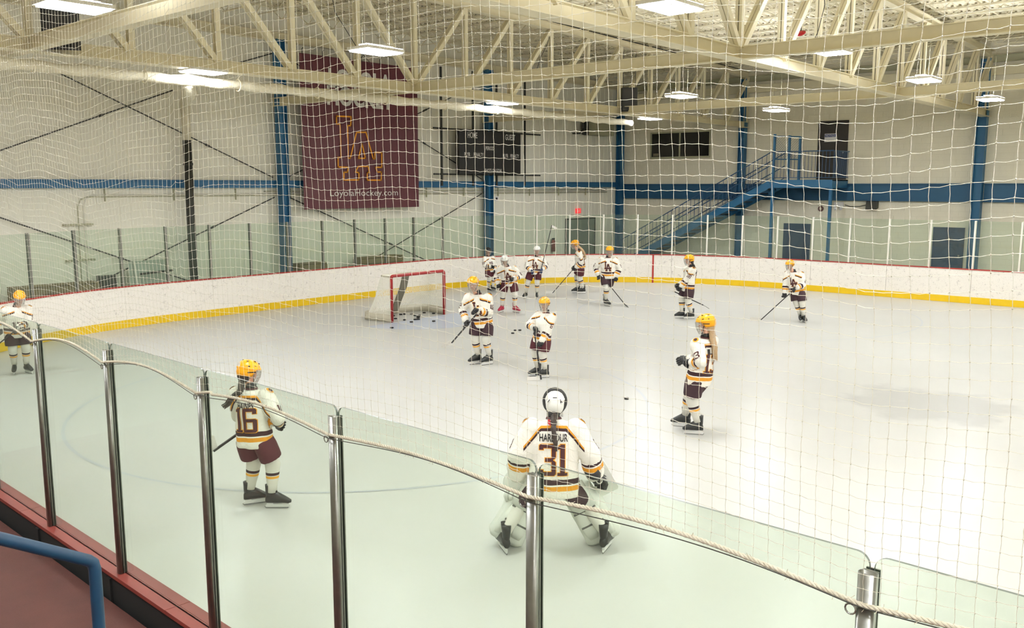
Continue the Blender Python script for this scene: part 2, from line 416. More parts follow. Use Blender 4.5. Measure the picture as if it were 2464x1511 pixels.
# ------------------------------------------------------------------ trusses
PS, VA = 1.825, 15.66
VT = [(-16.85, 'far'), (-8.0, 'middle'), (.9, 'near')]
ZB = 5.83
def i_beam(mb, a, b, h, w, m, t=.014):
    """I section; a,b are centres of the bottom flange underside"""
    a = Vector(a); b = Vector(b); z = Vector((0, 0, 1))
    mb.bar(a + z * t / 2, b + z * t / 2, w, t, m); mb.bar(a + z * (h - t / 2), b + z * (h - t / 2), w, t, m)
    mb.bar(a + z * h / 2, b + z * h / 2, t, h - 2 * t, m)
TLBL = {'far': 'cream roof truss running over the goal end of the rink, farthest from the stands',
        'middle': 'cream roof truss with broad lower flange crossing the upper right of the view',
        'near': 'cream roof truss overhead beside the spectators, nearest to the stands'}
def truss(u, which):
    t = thing('roof_truss', TLBL[which], 'roof truss', (u, 0, ZB), 0, 'long roof trusses')
    y0, y1 = VA - 10 * PS, V1W - .1
    mb = MB(); i_beam(mb, (0, y0, 0), (0, y1, 0), .22, .22, CREAM); mb.box((-.155, y0, -.012), (.155, y1, .002), CREAM); mb.build('bottom_chord', t)
    mb = MB()
    for a, b in ((y0, VA), (VA, y1)):
        i_beam(mb, (0, a, ztop(a) - ZB - .2), (0, b, ztop(b) - ZB - .2), .2, .22, CREAM)
    mb.build('top_chord', t)
    vmesh = {}
    for k in range(-10, 11):
        y = VA + k * PS
        if y > y1: y = y1 - .08
        zt = ztop(y) - ZB - .2
        mb = MB(); i_w = .11
        mb.box((-.068, y - .055, .2), (-.012, y + .055, zt), CREAM); mb.box((.012, y - .055, .2), (.068, y + .055, zt), CREAM); mb.box((-.012, y - .012, .2), (.012, y + .012, zt), DARKGREY)  # dark bar paints the shade in the gap between the twin members
        mb.build('truss_vertical', t)
    for k in range(-10, 10):
        ya, yb = VA + k * PS, VA + (k + 1) * PS
        if k < 0: a, b = (0, ya + .05, ztop(ya) - ZB - .22), (0, yb - .06, .2)
        else: a, b = (0, yb - .05, ztop(yb) - ZB - .22), (0, ya + .06, .2)
        mb = MB(); 
        for sx in (-.045, .045):
            mb.bar((a[0] + sx, a[1], a[2]), (b[0] + sx, b[1], b[2]), .074, .115, CREAM)
        mb.bar(a, b, .018, .03, DARKGREY)  # dark core stands for the shaded gap of the diagonal
        mb.build('truss_diagonal', t)
    return t
for u, w in VT: truss(u, w)
BL = {6.53: 'cream steel strut beam across the upper left, nearest to the stands', 15.66: 'cream steel strut beam across the middle of the rink roof',
      24.78: 'cream steel strut beam behind the black loudspeaker, farthest from the stands'}
for v in (6.53, VA, 24.78):
    mb = MB(); i_beam(mb, (U0 + .1, v, ZB - .002), (23, v, ZB - .002), .235, .2, CREAM)
    tag(mb.build('strut_beam'), BL[v], 'beam', 'strut beams')
# edge girder on the walls
mb = MB(); i_beam(mb, (U0 + .14, -7.5, 7.72), (U0 + .14, V1W - .3, 7.72), .25, .2, CREAM); structure(mb, 'trim_1')
mb = MB(); i_beam(mb, (U0 + .3, V1W - .14, 7.62), (23, V1W - .14, 7.62), .22, .2, BEIGE); mb.box((U0 + .3, V1W - .12, 7.2), (23, V1W - .03, 7.5), CREAM); structure(mb, 'trim_2')

# open-web joists along u
def joist_mesh(L):
    mb = MB(); n = int(round(L / .55)); d = L / n
    mb.box((0, -.045, .27), (L, -.006, .3), DECK); mb.box((0, .006, .27), (L, .045, .3), DECK)
    mb.box((.45, -.03, -.1), (L - .45, -.006, -.075), DECK); mb.box((.45, .006, -.1), (L - .45, .03, -.075), DECK)
    for i in range(n):
        a = (i * d + .02, 0, .28 if i % 2 == 0 else -.085); b = ((i + 1) * d - .02, 0, -.085 if i % 2 == 0 else .28)
        if (i == 0): a = (0, 0, .28)
        mb.bar(a, b, .018, .018, DECK)
    return mb.mesh('roof_joist')
ORD = ['first', 'second', 'third', 'fourth', 'fifth', 'sixth', 'seventh', 'eighth', 'ninth', 'tenth', 'eleventh', 'twelfth', 'thirteenth', 'fourteenth', 'fifteenth', 'sixteenth', 'seventeenth', 'eighteenth', 'nineteenth']
ORD += ['twentieth'] + ['twenty-' + o for o in ORD[:9]] + ['thirtieth'] + ['thirty-' + o for o in ORD[:9]]
SPANS = [(U0 + .15, -16.9), (-16.8, -8.05), (-7.95, .85), (.95, 9.7)]
jm = [joist_mesh(b - a) for a, b in SPANS]
JG = ['in the bay over the end wall', 'in the bay above the goal', 'in the bay above the near players', 'in the bay right of the stands']
for si, (a, b) in enumerate(SPANS):
    for q in range(37):
        k = 9.5 - q * .5
        v = VA + k * PS
        if v > V1W - .3: continue
        o = bpy.data.objects.new('roof_joist', jm[si]); COL.objects.link(o); o.location = (a, v, ztop(v) + .005)
        tag(o, 'cream open-web roof joist ' + JG[si] + ', ' + ORD[q] + ' from the block wall', 'joist', 'roof joists ' + JG[si])
# dark patches painted as the shade in the deck flutes above the joists
mb = MB(); FLUTE_SHADE = mat('painted flute shade', srgb(112, 104, 80), .9)
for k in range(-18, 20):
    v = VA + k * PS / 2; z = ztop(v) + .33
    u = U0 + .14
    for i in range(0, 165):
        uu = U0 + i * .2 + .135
        mb.add([(uu - .03, v - .06, z + .004), (uu + .03, v - .06, z + .004), (uu + .022, v - .055, z + .03), (uu - .022, v - .055, z + .03)], [(0, 1, 2, 3)], FLUTE_SHADE)
o = mb.build('deck_flute_shade'); tag(o, 'painted shade of the flute openings in rows where the corrugated roof deck crosses the joists', 'roof closure', kind='stuff')
# dark strips painting the shaded gap along the truss top chords; thin bridging rods
for i, (u, w) in enumerate(VT[:2]):
    mb = MB()
    for k in range(-10, 10):
        ya, yb = VA + k * PS + .12, VA + (k + 1) * PS - .12
        mb.bar((u - .02, ya, ztop(ya) + .02), (u - .02, yb, ztop(yb) + .02), .03, .10, DARKGREY)
    tag(mb.build('gap_shade_strip'), ['dark painted gap shade on top of the far roof truss', 'dark painted gap shade on top of the middle roof truss'][i], 'painted gap shade')
for i, u in enumerate((-19.9, -13.9, -11.0, -5.0, -2.2)):
    mb = MB(); mb.tube([(u, -6, ztop(-6) - .09), (u, VA, ztop(VA) - .09), (u, V1W - .4, ztop(V1W) - .09)], .012, DECK, 5)
    tag(mb.build('bridging_rod'), ['thin cream bridging rod under the joists, nearest to the end wall', 'thin cream bridging rod under the joists, second from the end wall',
        'thin cream bridging rod under the joists, third from the end wall', 'thin cream bridging rod under the joists, fourth from the end wall', 'thin cream bridging rod under the joists, nearest to the right'][i], 'rod', 'bridging rods')

# ------------------------------------------------------------------ columns, girts on the walls
def column(x, y, label, along, z1=7.75, w=.26):
    mb = MB(); h = w / 2
    if along == 'v':   # on the left wall, flanges parallel to the wall
        mb.box((x - h, y - h, 0), (x - h + .015, y + h, z1), BLUE); mb.box((x + h - .015, y - h, 0), (x + h, y + h, z1), BLUE); mb.box((x - h, y - .007, 0), (x + h, y + .007, z1), BLUE)
    else:
        mb.box((x - h, y - h, 0), (x + h, y - h + .015, z1), BLUE); mb.box((x - h, y + h - .015, 0), (x + h, y + h, z1), BLUE); mb.box((x - .007, y - h, 0), (x + .007, y + h, z1), BLUE)
    o = mb.build('steel_column'); tag(o, label, 'column', 'blue wall columns'); return o
column(U0 + .3, 15.78, 'blue steel column left of the maroon banner', 'u')
column(U0 + .3, 24.9, 'blue steel column behind the scoreboard', 'u')
column(U0 + .2, 33.8, 'blue steel column in the far corner of the hall', 'v')
column(U0 + .3, 6.53, 'blue steel column at the far left end of the end wall', 'u')
column(-16.95, V1W - .2, 'blue steel column on the block wall behind the stair', 'v')
column(-8.1, V1W - .2, 'blue steel column right of the patterned blue door', 'v', w=.3)
column(.9, V1W - .2, 'blue steel column on the block wall beyond the right edge', 'v')
mb = MB(); mb.box((U0 + .02, -7.5, 3.44), (U0 + .15, V1W - .35, 3.66), BLUE); mb.box((U0 + .02, -7.5, 3.64), (U0 + .2, V1W - .35, 3.66), BLUE)
tag(mb.build('wall_girt'), 'blue horizontal girt along the end wall behind the goal', 'girt')
GIRTB = mat('deep blue girt paint', srgb(30, 82, 118), .5, noise=.12, nscale=4)
mb = MB(); 
for a, b in ((U0 + .35, -17.1), (-16.8, -8.27), (-7.93, .7), (1.1, 23)):
    mb.box((a, V1W - .06, 2.94), (b, V1W - .02, 3.58), GIRTB); mb.box((a, V1W - .14, 3.55), (b, V1W - .05, 3.58), GIRTB); mb.box((a, V1W - .14, 2.94), (b, V1W - .05, 2.97), GIRTB)
    mb.box((a, V1W - .075, 3.26), (b, V1W - .055, 3.28), GIRTB); mb.box((a, V1W - .075, 3.1), (b, V1W - .055, 3.115), GIRTB)
tag(mb.build('wall_girt'), 'deep blue broad girt along the block wall behind the stair', 'girt')

# diagonal rod bracing on end wall
RODS = [((9.36, 6.31), (15.54, 3.75), 'falling from the upper left to the column left of the banner'),
        ((6.6, 3.75), (12.44, 6.04), 'rising from the left edge to the white wrapped pipe'),
        ((6.6, 3.3), (12.95, .75), 'descending below the girt from the left edge'),
        ((9.4, .75), (15.51, 3.16), 'rising below the girt to the first blue column'),
        ((14.3, 6.9), (15.6, 7.34), 'short, rising to the top of the first blue column'),
        ((15.98, 7.37), (24.7, 3.75), 'falling behind the banner toward the scoreboard'),
        ((15.98, 3.75), (24.7, 7.3), 'rising behind the banner toward the scoreboard frame top'),
        ((16.1, 3.15), (22.2, .7), 'descending below the banner'),
        ((18.2, .65), (24.6, 3.2), 'rising below the banner to the scoreboard column')]
for (a, b, t) in RODS:
    mb = MB(); x = U0 + .21 if 'rising' in t else U0 + .12
    mb.tube([(x, a[0], a[1]), (x, b[0], b[1])], .018, DARKGREY, 6); m_ = (a[0] * .35 + b[0] * .65, a[1] * .35 + b[1] * .65); m2 = (a[0] * .33 + b[0] * .67, a[1] * .33 + b[1] * .67)
    mb.tube([(x, m_[0], m_[1]), (x, m2[0], m2[1])], .032, DARKGREY, 6)
    tag(mb.build('brace_rod'), 'dark brace rod ' + t, 'brace rod', 'wall brace rods')

# ------------------------------------------------------------------ light fixtures
fx = {}
def fixture_proto():
    t = thing('ceiling_light', '', 'ceiling light')
    mb = MB(); mb.box((-.27, -.42, .0), (.27, .42, .05), WHITEP); mb.box((-.1, -.3, .05), (.1, .3, .1), WHITEP); mb.build('housing', t)
    for sx in (-1, 1):
        mb = MB(); mb.box((sx * .135 - .115, -.38, -.022), (sx * .135 + .115, .38, -.001), LENS); mb.build('lens', t)
    for sx in (-1, 1):
        mb = MB(); mb.box((sx * .18 - .08, -.38, .051), (sx * .18 + .08, .38, .056), UPFILL); mb.build('uplight_fill', t)  # uplight added to brighten the roof and upper walls
    mb = MB()
    for sy in (-.3, .3): mb.tube([(0, sy, .05), (0, sy, 2.2)], .0025, BEIGE, 4)
    mb.build('hanger_wire', t); return t
proto = fixture_proto(); first = True
VIS = {(-12.15, 5.3): 'over the far left, largest of the lit fixtures', (-12.15, 10.4): 'in front of the banner lettering', (-12.15, 20.7): 'right of the black loudspeaker over the window', (-12.15, 26.4): 'above the upper stair landing',
       (-6.3, 10.4): 'at the top of the view right of centre', (-6.3, 21.1): 'before the truss uprights at the upper right', (-6.3, 26.9): 'before the blue column at the right', (-6.9, 17.3): 'half hidden behind the middle strut beam',
       (-16.95, 9.9): 'below the wrapped white pipe left of the first blue column', (-16.95, 19.1): 'above the scoreboard', (-16.95, 26.8): 'above the upper window, under the black loudspeaker'}
grid = sorted(VIS.items(), key=lambda q: -q[0][0])
for u in (-.4, 5.5, 11.4, 17.3):
    for v in (-4.0, .2, 5.3, 10.4, 15.6, 20.8, 26.5): grid.append(((u, v), None))  # the rows over the stands are added to brighten the netting
for uv in ((-6.3, 4.9), (-6.3, .2), (-12.15, .2), (-16.95, 4.6), (-16.95, .2)): grid.append((uv, None))  # those over the stands are added fill as well
rows = {}
for (u, v), lab in grid:
    rows[v] = rows.get(v, 0) + (lab is None)
    t = proto if first else copy_tree(proto); first = False
    if u == -16.95:
        for ch in list(t.children):
            if ch.name.startswith('uplight_fill'): bpy.data.objects.remove(ch)
    t.location = (u, v, 6.05 if (u, v) == (-6.9, 17.3) else 5.80); t['group'] = 'rink lights'
    t['label'] = ('lit white high-bay light hanging ' + lab) if lab else 'lit white high-bay light assumed out of view, %s in its row, row %s from the stands' % (ORD[rows[v] - 1], ORD[[-4.0, .2, 4.6, 4.9, 5.3, 10.4, 15.6, 20.8, 26.5].index(v)])

# ------------------------------------------------------------------ rink boards and far glass
BOARD = None
def boardmat():
    m = bpy.data.materials.new('scuffed white board'); m.use_nodes = True; nt = m.node_tree; b = nt.nodes['Principled BSDF']
    tc = nt.nodes.new('ShaderNodeTexCoord'); n = nt.nodes.new('ShaderNodeTexNoise'); n.inputs['Scale'].default_value = 9; n.inputs['Detail'].default_value = 9; n.inputs['Roughness'].default_value = .75
    nt.links.new(tc.outputs['Object'], n.inputs['Vector'])
    r = nt.nodes.new('ShaderNodeValToRGB'); e = r.color_ramp.elements
    e[0].position = .34; e[0].color = srgb(196, 190, 182); e[1].position = .44; e[1].color = srgb(236, 231, 222)
    nt.links.new(n.outputs['Fac'], r.inputs[0])
    v = nt.nodes.new('ShaderNodeTexNoise'); v.inputs['Scale'].default_value = 40; v.inputs['Detail'].default_value = 3; nt.links.new(tc.outputs['Object'], v.inputs['Vector'])
    r2 = nt.nodes.new('ShaderNodeValToRGB'); e = r2.color_ramp.elements; e[0].position = .3; e[0].color = (.72, .7, .68, 1); e[1].position = .38; e[1].color = (1, 1, 1, 1)
    nt.links.new(v.outputs['Fac'], r2.inputs[0])
    mu = nt.nodes.new('ShaderNodeMix'); mu.data_type = 'RGBA'; mu.blend_type = 'MULTIPLY'; mu.inputs['Factor'].default_value = 1
    nt.links.new(r.outputs[0], mu.inputs['A']); nt.links.new(r2.outputs[0], mu.inputs['B']); nt.links.new(mu.outputs['Result'], b.inputs['Base Color'])
    b.inputs['Roughness'].default_value = .4
    return m
BOARD = boardmat()
ZBD = 1.03
def strip(s0, s1, o0, o1, z0, z1, m, n=5, gap=.004):
    mb = MB(); rs = []
    for i in range(n + 1):
        s = s0 + gap + (s1 - s0 - 2 * gap) * i / n
        p, nn = rink_path(s); q0 = p + nn * o0; q1 = p + nn * o1
        rs.append([(q0.x, q0.y, z0), (q1.x, q1.y, z0), (q1.x, q1.y, z1), (q0.x, q0.y, z1)])
    mb.rings(rs, m); return mb
dash = thing('rink_boards', 'scuffed white rink boards with yellow kick plate and red cap around the goal end', 'rink boards')
glas = thing('glass_screen', 'clear glass panes in metal posts standing on the far rink boards', 'glass screen')
K0, K1 = -14, 34
for k in range(K0, K1, 2):
    s0, s1 = k * SP, (k + 2) * SP
    strip(s0, s1, 0, .09, 0, ZBD - .02, BOARD, 8).build('board_panel', dash)
    strip(s0, s1, -.012, .0, 0.005, .2, YEL, 8, .001).build('kick_plate', dash)
    strip(s0, s1, -.012, .14, ZBD - .02, ZBD + .005, RED, 8, .001).build('cap_rail', dash)
# red line up the boards at the goal line
s_gl = None; best = 9
for i in range(2000):
    s = 8 + i * .01; p, _ = rink_path(s)
    if abs(p.x - GL) < best and p.y > 20: best = abs(p.x - GL); s_gl = s
strip(s_gl - .03, s_gl + .03, -.016, -.012, .0, ZBD - .02, RED, 1, 0).build('goal_line_stripe', dash)
for k in range(K0, K1):
    s0, s1 = k * SP, (k + 1) * SP
    far = k >= 8
    mb = strip(s0 + .02, s1 - .02, .06, .072, ZBD + .004, 2.46, GLASSF, 3, 0); mb.build('glass_pane', glas)
    p, n = rink_path(s0, .07); t_ = Vector((-n.y, n.x, 0)); m = WPOST if far else ALUF
    mb = MB(); mb.bar(p - n * .028 + Vector((0, 0, ZBD + .003)), p - n * .028 + Vector((0, 0, 2.47)), .05, .022, m, up=n); mb.bar(p + n * .03 + Vector((0, 0, ZBD + .003)), p + n * .03 + Vector((0, 0, 2.47)), .05, .03, m, up=n)
    mb.build('glass_post', glas)

# ------------------------------------------------------------------ near boards, glass, net (slightly rotated frame)
NL = Vector((0, 2.22, 0)); NA = math.atan(-.03)
near = thing('near_glass_barrier', 'near rink barrier of tall clear panes in aluminium posts on a red ledge', 'glass barrier', NL, NA)
near_posts = [-.72 - 1.145 * k for k in range(-3, 8)]
mb = MB(); mb.box((-9.2, -.03, 0), (3.2, .07, 1.07), BOARD); mb.build('board_panel', near)
BLK2 = mat('black fascia', srgb(9, 8, 8), .8, noise=.3, nscale=5)
mb = MB(); mb.box((-9.2, -.055, .5), (3.2, -.032, 1.08), BLK2)
for i in range(10): mb.box((-9 + i * 1.2, -.07, .5), (-8.95 + i * 1.2, -.055, 1.06), BLK2)
mb.build('fascia', near)
x = -9.2; i = 0
while x < 3.2:
    x1 = min(x + 2.29, 3.2)
    mb = MB(); mb.box((x + .002, -.065, 1.075), (x1 - .002, .018, 1.1), NRED); mb.build('cap_strip', near)
    mb = MB(); mb.box((x + .002, .022, 1.07), (x1 - .002, .09, 1.098), NRED); mb.build('cap_strip', near); x = x1
def oval_post():
    mb = MB(); n = 20; rs = []
    def rg(z, a, b, cy): return [(a * math.copysign(abs(math.cos(t)) ** .7, math.cos(t)), cy + b * math.copysign(abs(math.sin(t)) ** .7, math.sin(t)), z) for t in [2 * math.pi * k / n for k in range(n)]]
    mb.rings([rg(1.1, .025, .015, -.021), rg(2.52, .025, .015, -.021), rg(2.52, .0225, .0125, -.022), rg(2.40, .0225, .0125, -.022)], ALU)
    mb.box((-.02, -.006, 1.1), (.02, .0, 2.52), ALU)
    mb.box((-.018, .012, 1.1), (.018, .017, 2.52), ALU); mb.box((-.004, .0, 1.1), (.004, .012, 2.5), ALU)
    return mb.mesh('glass_post', True)
pm = oval_post()
for m_ in [pm]:
    m_.polygons.foreach_set('use_smooth', [len(p.vertices) == 4 and i < 60 for i, p in enumerate(m_.polygons)])
for x in near_posts:
    o = bpy.data.objects.new('glass_post', pm); COL.objects.link(o); o.parent = near; o.location = (x, 0, 0)
    mb = MB(); mb.tube([(x - .035 + .014 * math.cos(a), -.035, 2.415 + .014 * math.sin(a)) for a in np.linspace(0, 2 * math.pi, 13)], .0025, STEEL, 6, False); mb.build('hook_ring', near)
def pane(x0, x1, z0=1.1, z1=2.56, r=.035, y0=.001, y1=.011):
    pr = [(x0, z0), (x1, z0)]
    pr += [(x1 - r + r * math.cos(a), z1 - r + r * math.sin(a)) for a in np.linspace(0, math.pi / 2, 7)]
    pr += [(x0 + r + r * math.cos(a), z1 - r + r * math.sin(a)) for a in np.linspace(math.pi / 2, math.pi, 7)]
    mb = MB(); n = len(pr); vs = [(x, y0, z) for x, z in pr] + [(x, y1, z) for x, z in pr]
    mb.add(vs, [tuple(range(n)), tuple(range(2 * n - 1, n - 1, -1))], GLASSN)
    mb.add(vs, [(i, i + n, (i + 1) % n + n, (i + 1) % n) for i in range(n)], GEDGE)
    return mb
sp = sorted(near_posts)
for a, b in [(sp[0] - 1.145, sp[0])] + list(zip(sp[:-1], sp[1:])): pane(a + .006, b - .006).build('glass_pane', near)

# protective net, hung from above down to a rope
def frand(seed):
    r_ = np.random.RandomState(seed); K = [(r_.uniform(.6, 3.2), r_.uniform(.6, 3.2), r_.uniform(0, 6.28), r_.uniform(.3, 1)) for _ in range(7)]
    return lambda x, z: sum(a * math.sin(kx * x + kz * z + p) for kx, kz, p, a in K) / 3.
def ropez(x):
    L = 1.145; ph = ((x + .72) / L) % 1.0
    return 2.445 + .035 * math.sin(math.pi * ph) + (.03 * math.sin(math.pi * ph) if x < -4 else 0)
f1, f2, f3 = frand(3), frand(5), frand(11)
CELL = .044; NXn, NZn = 232, 79; X0 = -8.6
def netp(i, j, jit=0):
    x = X0 + i * CELL; t = j / NZn; zb = ropez(x)
    z = zb + (5.86 - zb) * t
    amp = math.sin(math.pi * min(1, t * 1.15)) if t < .87 else max(0, (1 - t) * 6)
    sag = .10 * amp * (math.exp(-((x + .9) / 1.0) ** 2))
    z2 = z - sag + .045 * amp * f1(x, z) + .006 * amp * math.sin(9 * x + 5 * z) - (.06 * amp * (1 + math.sin(2.1 * x)) if x < -4.2 else 0)
    x2 = x + .03 * amp * f2(x, z) + .004 * math.sin(7 * z + x * 3)
    y = -.045 + .05 * amp * f3(x, z) - .03 * amp
    return Vector((x2, y, z2))
def build_net():
    V = []; F = []
    rad = .0008
    P = [[netp(i, j) for j in range(NZn + 1)] for i in range(NXn + 1)]
    tri = [(math.cos(a), math.sin(a)) for a in (math.pi / 2, math.pi * 7 / 6, math.pi * 11 / 6)]
    def strand(pts, horiz):
        base = len(V); 
        for p in pts:
            for c, s_ in tri:
                V.append((p[0], p[1] + c * rad, p[2] + s_ * rad) if horiz else (p[0] + c * rad, p[1] + s_ * rad, p[2]))
        for i in range(len(pts) - 1):
            for k in range(3):
                a = base + 3 * i + k; b_ = base + 3 * i + (k + 1) % 3
                F.append((a, b_, b_ + 3, a + 3))
    for j in range(NZn + 1):
        pts = []
        for i in range(NXn):
            a, b = P[i][j], P[i + 1][j]; m_ = (a + b) / 2; m_.z -= .0022 + .0012 * math.sin(i * 1.7 + j); pts += [a, m_]
        pts.append(P[NXn][j]); strand(pts, True)
    for i in range(NXn + 1):
        pts = []
        for j in range(NZn):
            a, b = P[i][j], P[i][j + 1]; m_ = (a + b) / 2; m_.x += .0016 * math.sin(i * 2.3 + j * 1.3); pts += [a, m_]
        pts.append(P[i][NZn]); strand(pts, False)
    kr = .0026
    for i in range(NXn + 1):
        for j in range(NZn + 1):
            p = P[i][j]; o = len(V)
            V.extend([(p.x - kr, p.y, p.z), (p.x + kr, p.y, p.z), (p.x, p.y - kr, p.z), (p.x, p.y + kr, p.z), (p.x, p.y, p.z - kr * 1.2), (p.x, p.y, p.z + kr * 1.2)])
            F.extend([(o, o + 2, o + 5), (o + 2, o + 1, o + 5), (o + 1, o + 3, o + 5), (o + 3, o, o + 5), (o + 2, o, o + 4), (o + 1, o + 2, o + 4), (o + 3, o + 1, o + 4), (o, o + 3, o + 4)])
    me = bpy.data.meshes.new('safety_net'); me.from_pydata(V, [], F); me.materials.append(TWINE)
    o = bpy.data.objects.new('safety_net', me); COL.objects.link(o); o.location = NL; o.rotation_euler = (0, 0, NA)
    tag(o, 'white square-mesh safety net hanging from the roof to the rope on the near glass', 'net', kind='stuff')
build_net()
# rope and thin cable at the foot of the net
rp = thing('net_rope', 'frayed off-white rope along the near glass posts, holding the foot of the net', 'rope', NL, NA)
for ph in (0, 2.09, 4.19):
    mb = MB(); pts = []
    x = -8.6
    while x < 1.6:
        z = ropez(x) + .006 * math.sin(3.1 * x); a = x * 2 * math.pi / .045 + ph
        if a is not None: pts.append((x, -.047 + .0038 * math.cos(a), z + .0038 * math.sin(a)))
        x += .0075
    mb.tube(pts, .0042, ROPE, 5); mb.build('rope_strand', rp, True)
mb = MB(); r_ = random.Random(3)
for i in range(420):
    x = r_.uniform(-8.5, 1.5); z = ropez(x) + .006 * math.sin(3.1 * x); a = r_.uniform(0, 6.28)
    mb.bar((x, -.05, z), (x + r_.uniform(-.015, .015), -.05 + .014 * math.cos(a), z + .017 * math.sin(a)), .0012, .0012, ROPE)
mb.build('frayed_fibres', rp, kind='stuff')
mb = MB(); mb.tube([(x, -.055, ropez(x) - .012 + .005 * math.sin(x * 5)) for x in np.arange(-8.6, 1.6, .05)], .0018, DARKGREY, 5)
o = mb.build('steel_cable'); o.location = NL; o.rotation_euler = (0, 0, NA); tag(o, 'thin dark steel cable running just under the net rope', 'cable')
# support cable at the head of the net
mb = MB(); mb.tube([(-8.7, -.045, 5.87), (1.7, -.045, 5.87)], .006, DARKGREY, 6); o = mb.build('head_cable'); o.location = NL; o.rotation_euler = (0, 0, NA); tag(o, 'steel cable carrying the top edge of the safety net', 'cable')

# spectators' floor and hand rail
mb = MB(); mb.box((-9.2, -10, .5), (3.2, -.09, .935), FLOORRED); o = structure(mb, 'floor_platform'); o.name = 'floor'; o.location = NL; o.rotation_euler = (0, 0, NA)
mb = MB(); mb.tube([(-3.1, .2, 2.81), (-3.1, .75, 2.49), (-3.1, 1.0, 2.345), (-3.1, 1.27, 2.18), (-3.1, 1.285, 2.165), (-3.1, 1.29, 2.14), (-3.1, 1.29, 1.6), (-3.1, 1.29, .936)], .0215, mat('worn blue pipe paint darkened as shade', srgb(18, 58, 88), .45, noise=.35, nscale=12), 16)  # rail paint darkened to stand in for the dim light there
tag(mb.build('hand_rail', None, True), 'blue pipe hand rail sloping down to the dark red floor in the lower left', 'hand rail')

# ------------------------------------------------------------------ banner
UB = -22.66
def pu_pt(x, y, u):      # place of a thing seen at a given direction on the plane u
    T = R(8.241); th = R(40.987); ct, st = math.cos(T), math.sin(T)
    fwd = Vector((-math.sin(th) * ct, math.cos(th) * ct, -st)); rt = Vector((math.cos(th), math.sin(th), 0)); up = rt.cross(fwd)
    d = fwd + rt * ((x - 1232) / 2130) - up * ((y - 755.5) / 2130)
    return Vector((0, 0, HC)) + d * (u / d.x)
ban = thing('wall_banner', 'large maroon hockey banner hanging on the end wall with white lettering and gold monogram', 'banner', (UB, 0, 0))
mb = MB(); n1, n2 = 24, 24; vs = []; fs = []
for i in range(n1 + 1):
    for j in range(n2 + 1):
        v = 16.4 + 4.77 * i / n1; z = 2.78 + 4.65 * j / n2
        vs.append((.012 * math.sin(v * 2.2) * (1 - j / n2) + .006 * math.sin(z * 3 + v), v, z))
for i in range(n1):
    for j in range(n2): fs.append((i * (n2 + 1) + j, (i + 1) * (n2 + 1) + j, (i + 1) * (n2 + 1) + j + 1, i * (n2 + 1) + j + 1))
mb.add(vs, fs, MAR_BAN); mb.build('banner_cloth', ban, True)
def wall_text(txt, par, v, z, w, h, m, x=.03, name='lettering', off=0.):
    vs, fs = textmesh(txt, 1., m, None, None, off)
    ys = [q.y for q in vs]; xs = [q.x for q in vs]; sy = h / (max(ys) - min(ys)); sx = w / (max(xs) - min(xs))
    mb = MB(); mb.add([(x, v + q.x * sx, z + q.y * sy) for q in vs], fs, m); return mb.build(name, par)
def on_ban(x, y): p = pu_pt(x, y, UB); return p.y, p.z
for txt, (xa, ya), (xb, yb) in (('LOYOLA', (789, 199), (940, 172)), ('HOCKEY', (786, 252), (945, 233))):
    a = on_ban(xa, ya); b = on_ban(xb, yb + 8)
    zc = {'LOYOLA': 6.80, 'HOCKEY': 6.27}[txt]
    wall_text(txt, ban, (a[0] + b[0]) / 2, zc, b[0] - a[0], .6, LETW, off=.035)
a = on_ban(793, 466); b = on_ban(956, 466); wall_text('LoyolaHockey.com', ban, (a[0] + b[0]) / 2, 3.245, b[0] - a[0], .26, LETW, off=-.003)
mb = MB()
for poly in (EMB, EMBH):
    q = []
    for (x, y) in poly:
        v, z = on_ban(700 + x / 3.685, 110 + y / 3.685); q.append((.03, v, z))
    for i in range(len(q)): 
        a, b = Vector(q[i]), Vector(q[(i + 1) % len(q)]); d = (b - a).normalized() * .02
        mb.bar(a - d, b + d, .045, .006, LETO, up=(1, 0, 0))
mb.build('monogram', ban)
mb = MB()
for i in range(7): mb.tube([(0, 16.5 + i * .76, 7.4), (0, 16.5 + i * .76, 7.55), (.03, 16.53 + i * .76, 7.6)], .012, BLACK, 5)
mb.build('hanging_hook', ban)

# ------------------------------------------------------------------ scoreboard
sb = thing('scoreboard', 'black unlit hockey scoreboard on the end wall with HOME and GUEST headings', 'scoreboard', (-22.62, 0, 0))
mb = MB(); mb.box((0, 22.97, 3.93), (.18, 26.33, 5.47), SCB); mb.build('cabinet', sb)
for txt, v, z, w, h in (('HOME', 23.65, 5.31, .50, .21), ('GUEST', 25.72, 5.31, .56, .21), ('PERIOD', 24.57, 4.87, .44, .14), ('PLYR', 23.37, 4.62, .3, .14), ('PENALTY', 23.97, 4.62, .52, .14),
                        ('PLYR', 25.45, 4.62, .3, .14), ('PENALTY', 25.98, 4.62, .5, .14), ('SHOTS ON GOAL', 24.78, 4.06, .96, .13)):
    wall_text(txt, sb, v, z, w, h, LETW, .184, off=.01)
fr = bpy.data.objects.new('mounting_frame', None); COL.objects.link(fr); fr.parent = sb
for v in (22.29, 23.9, 25.19, 26.83): mb = MB(); mb.box((-.06, v - .035, 3.5), (-.01, v + .035, 7.6), DARKGREY); mb.build('frame_post', fr)
for z in (5.5, 3.91): mb = MB(); mb.box((-.115, 21.95, z - .03), (-.065, 27.85, z + .03), DARKGREY); mb.build('frame_rail', fr)

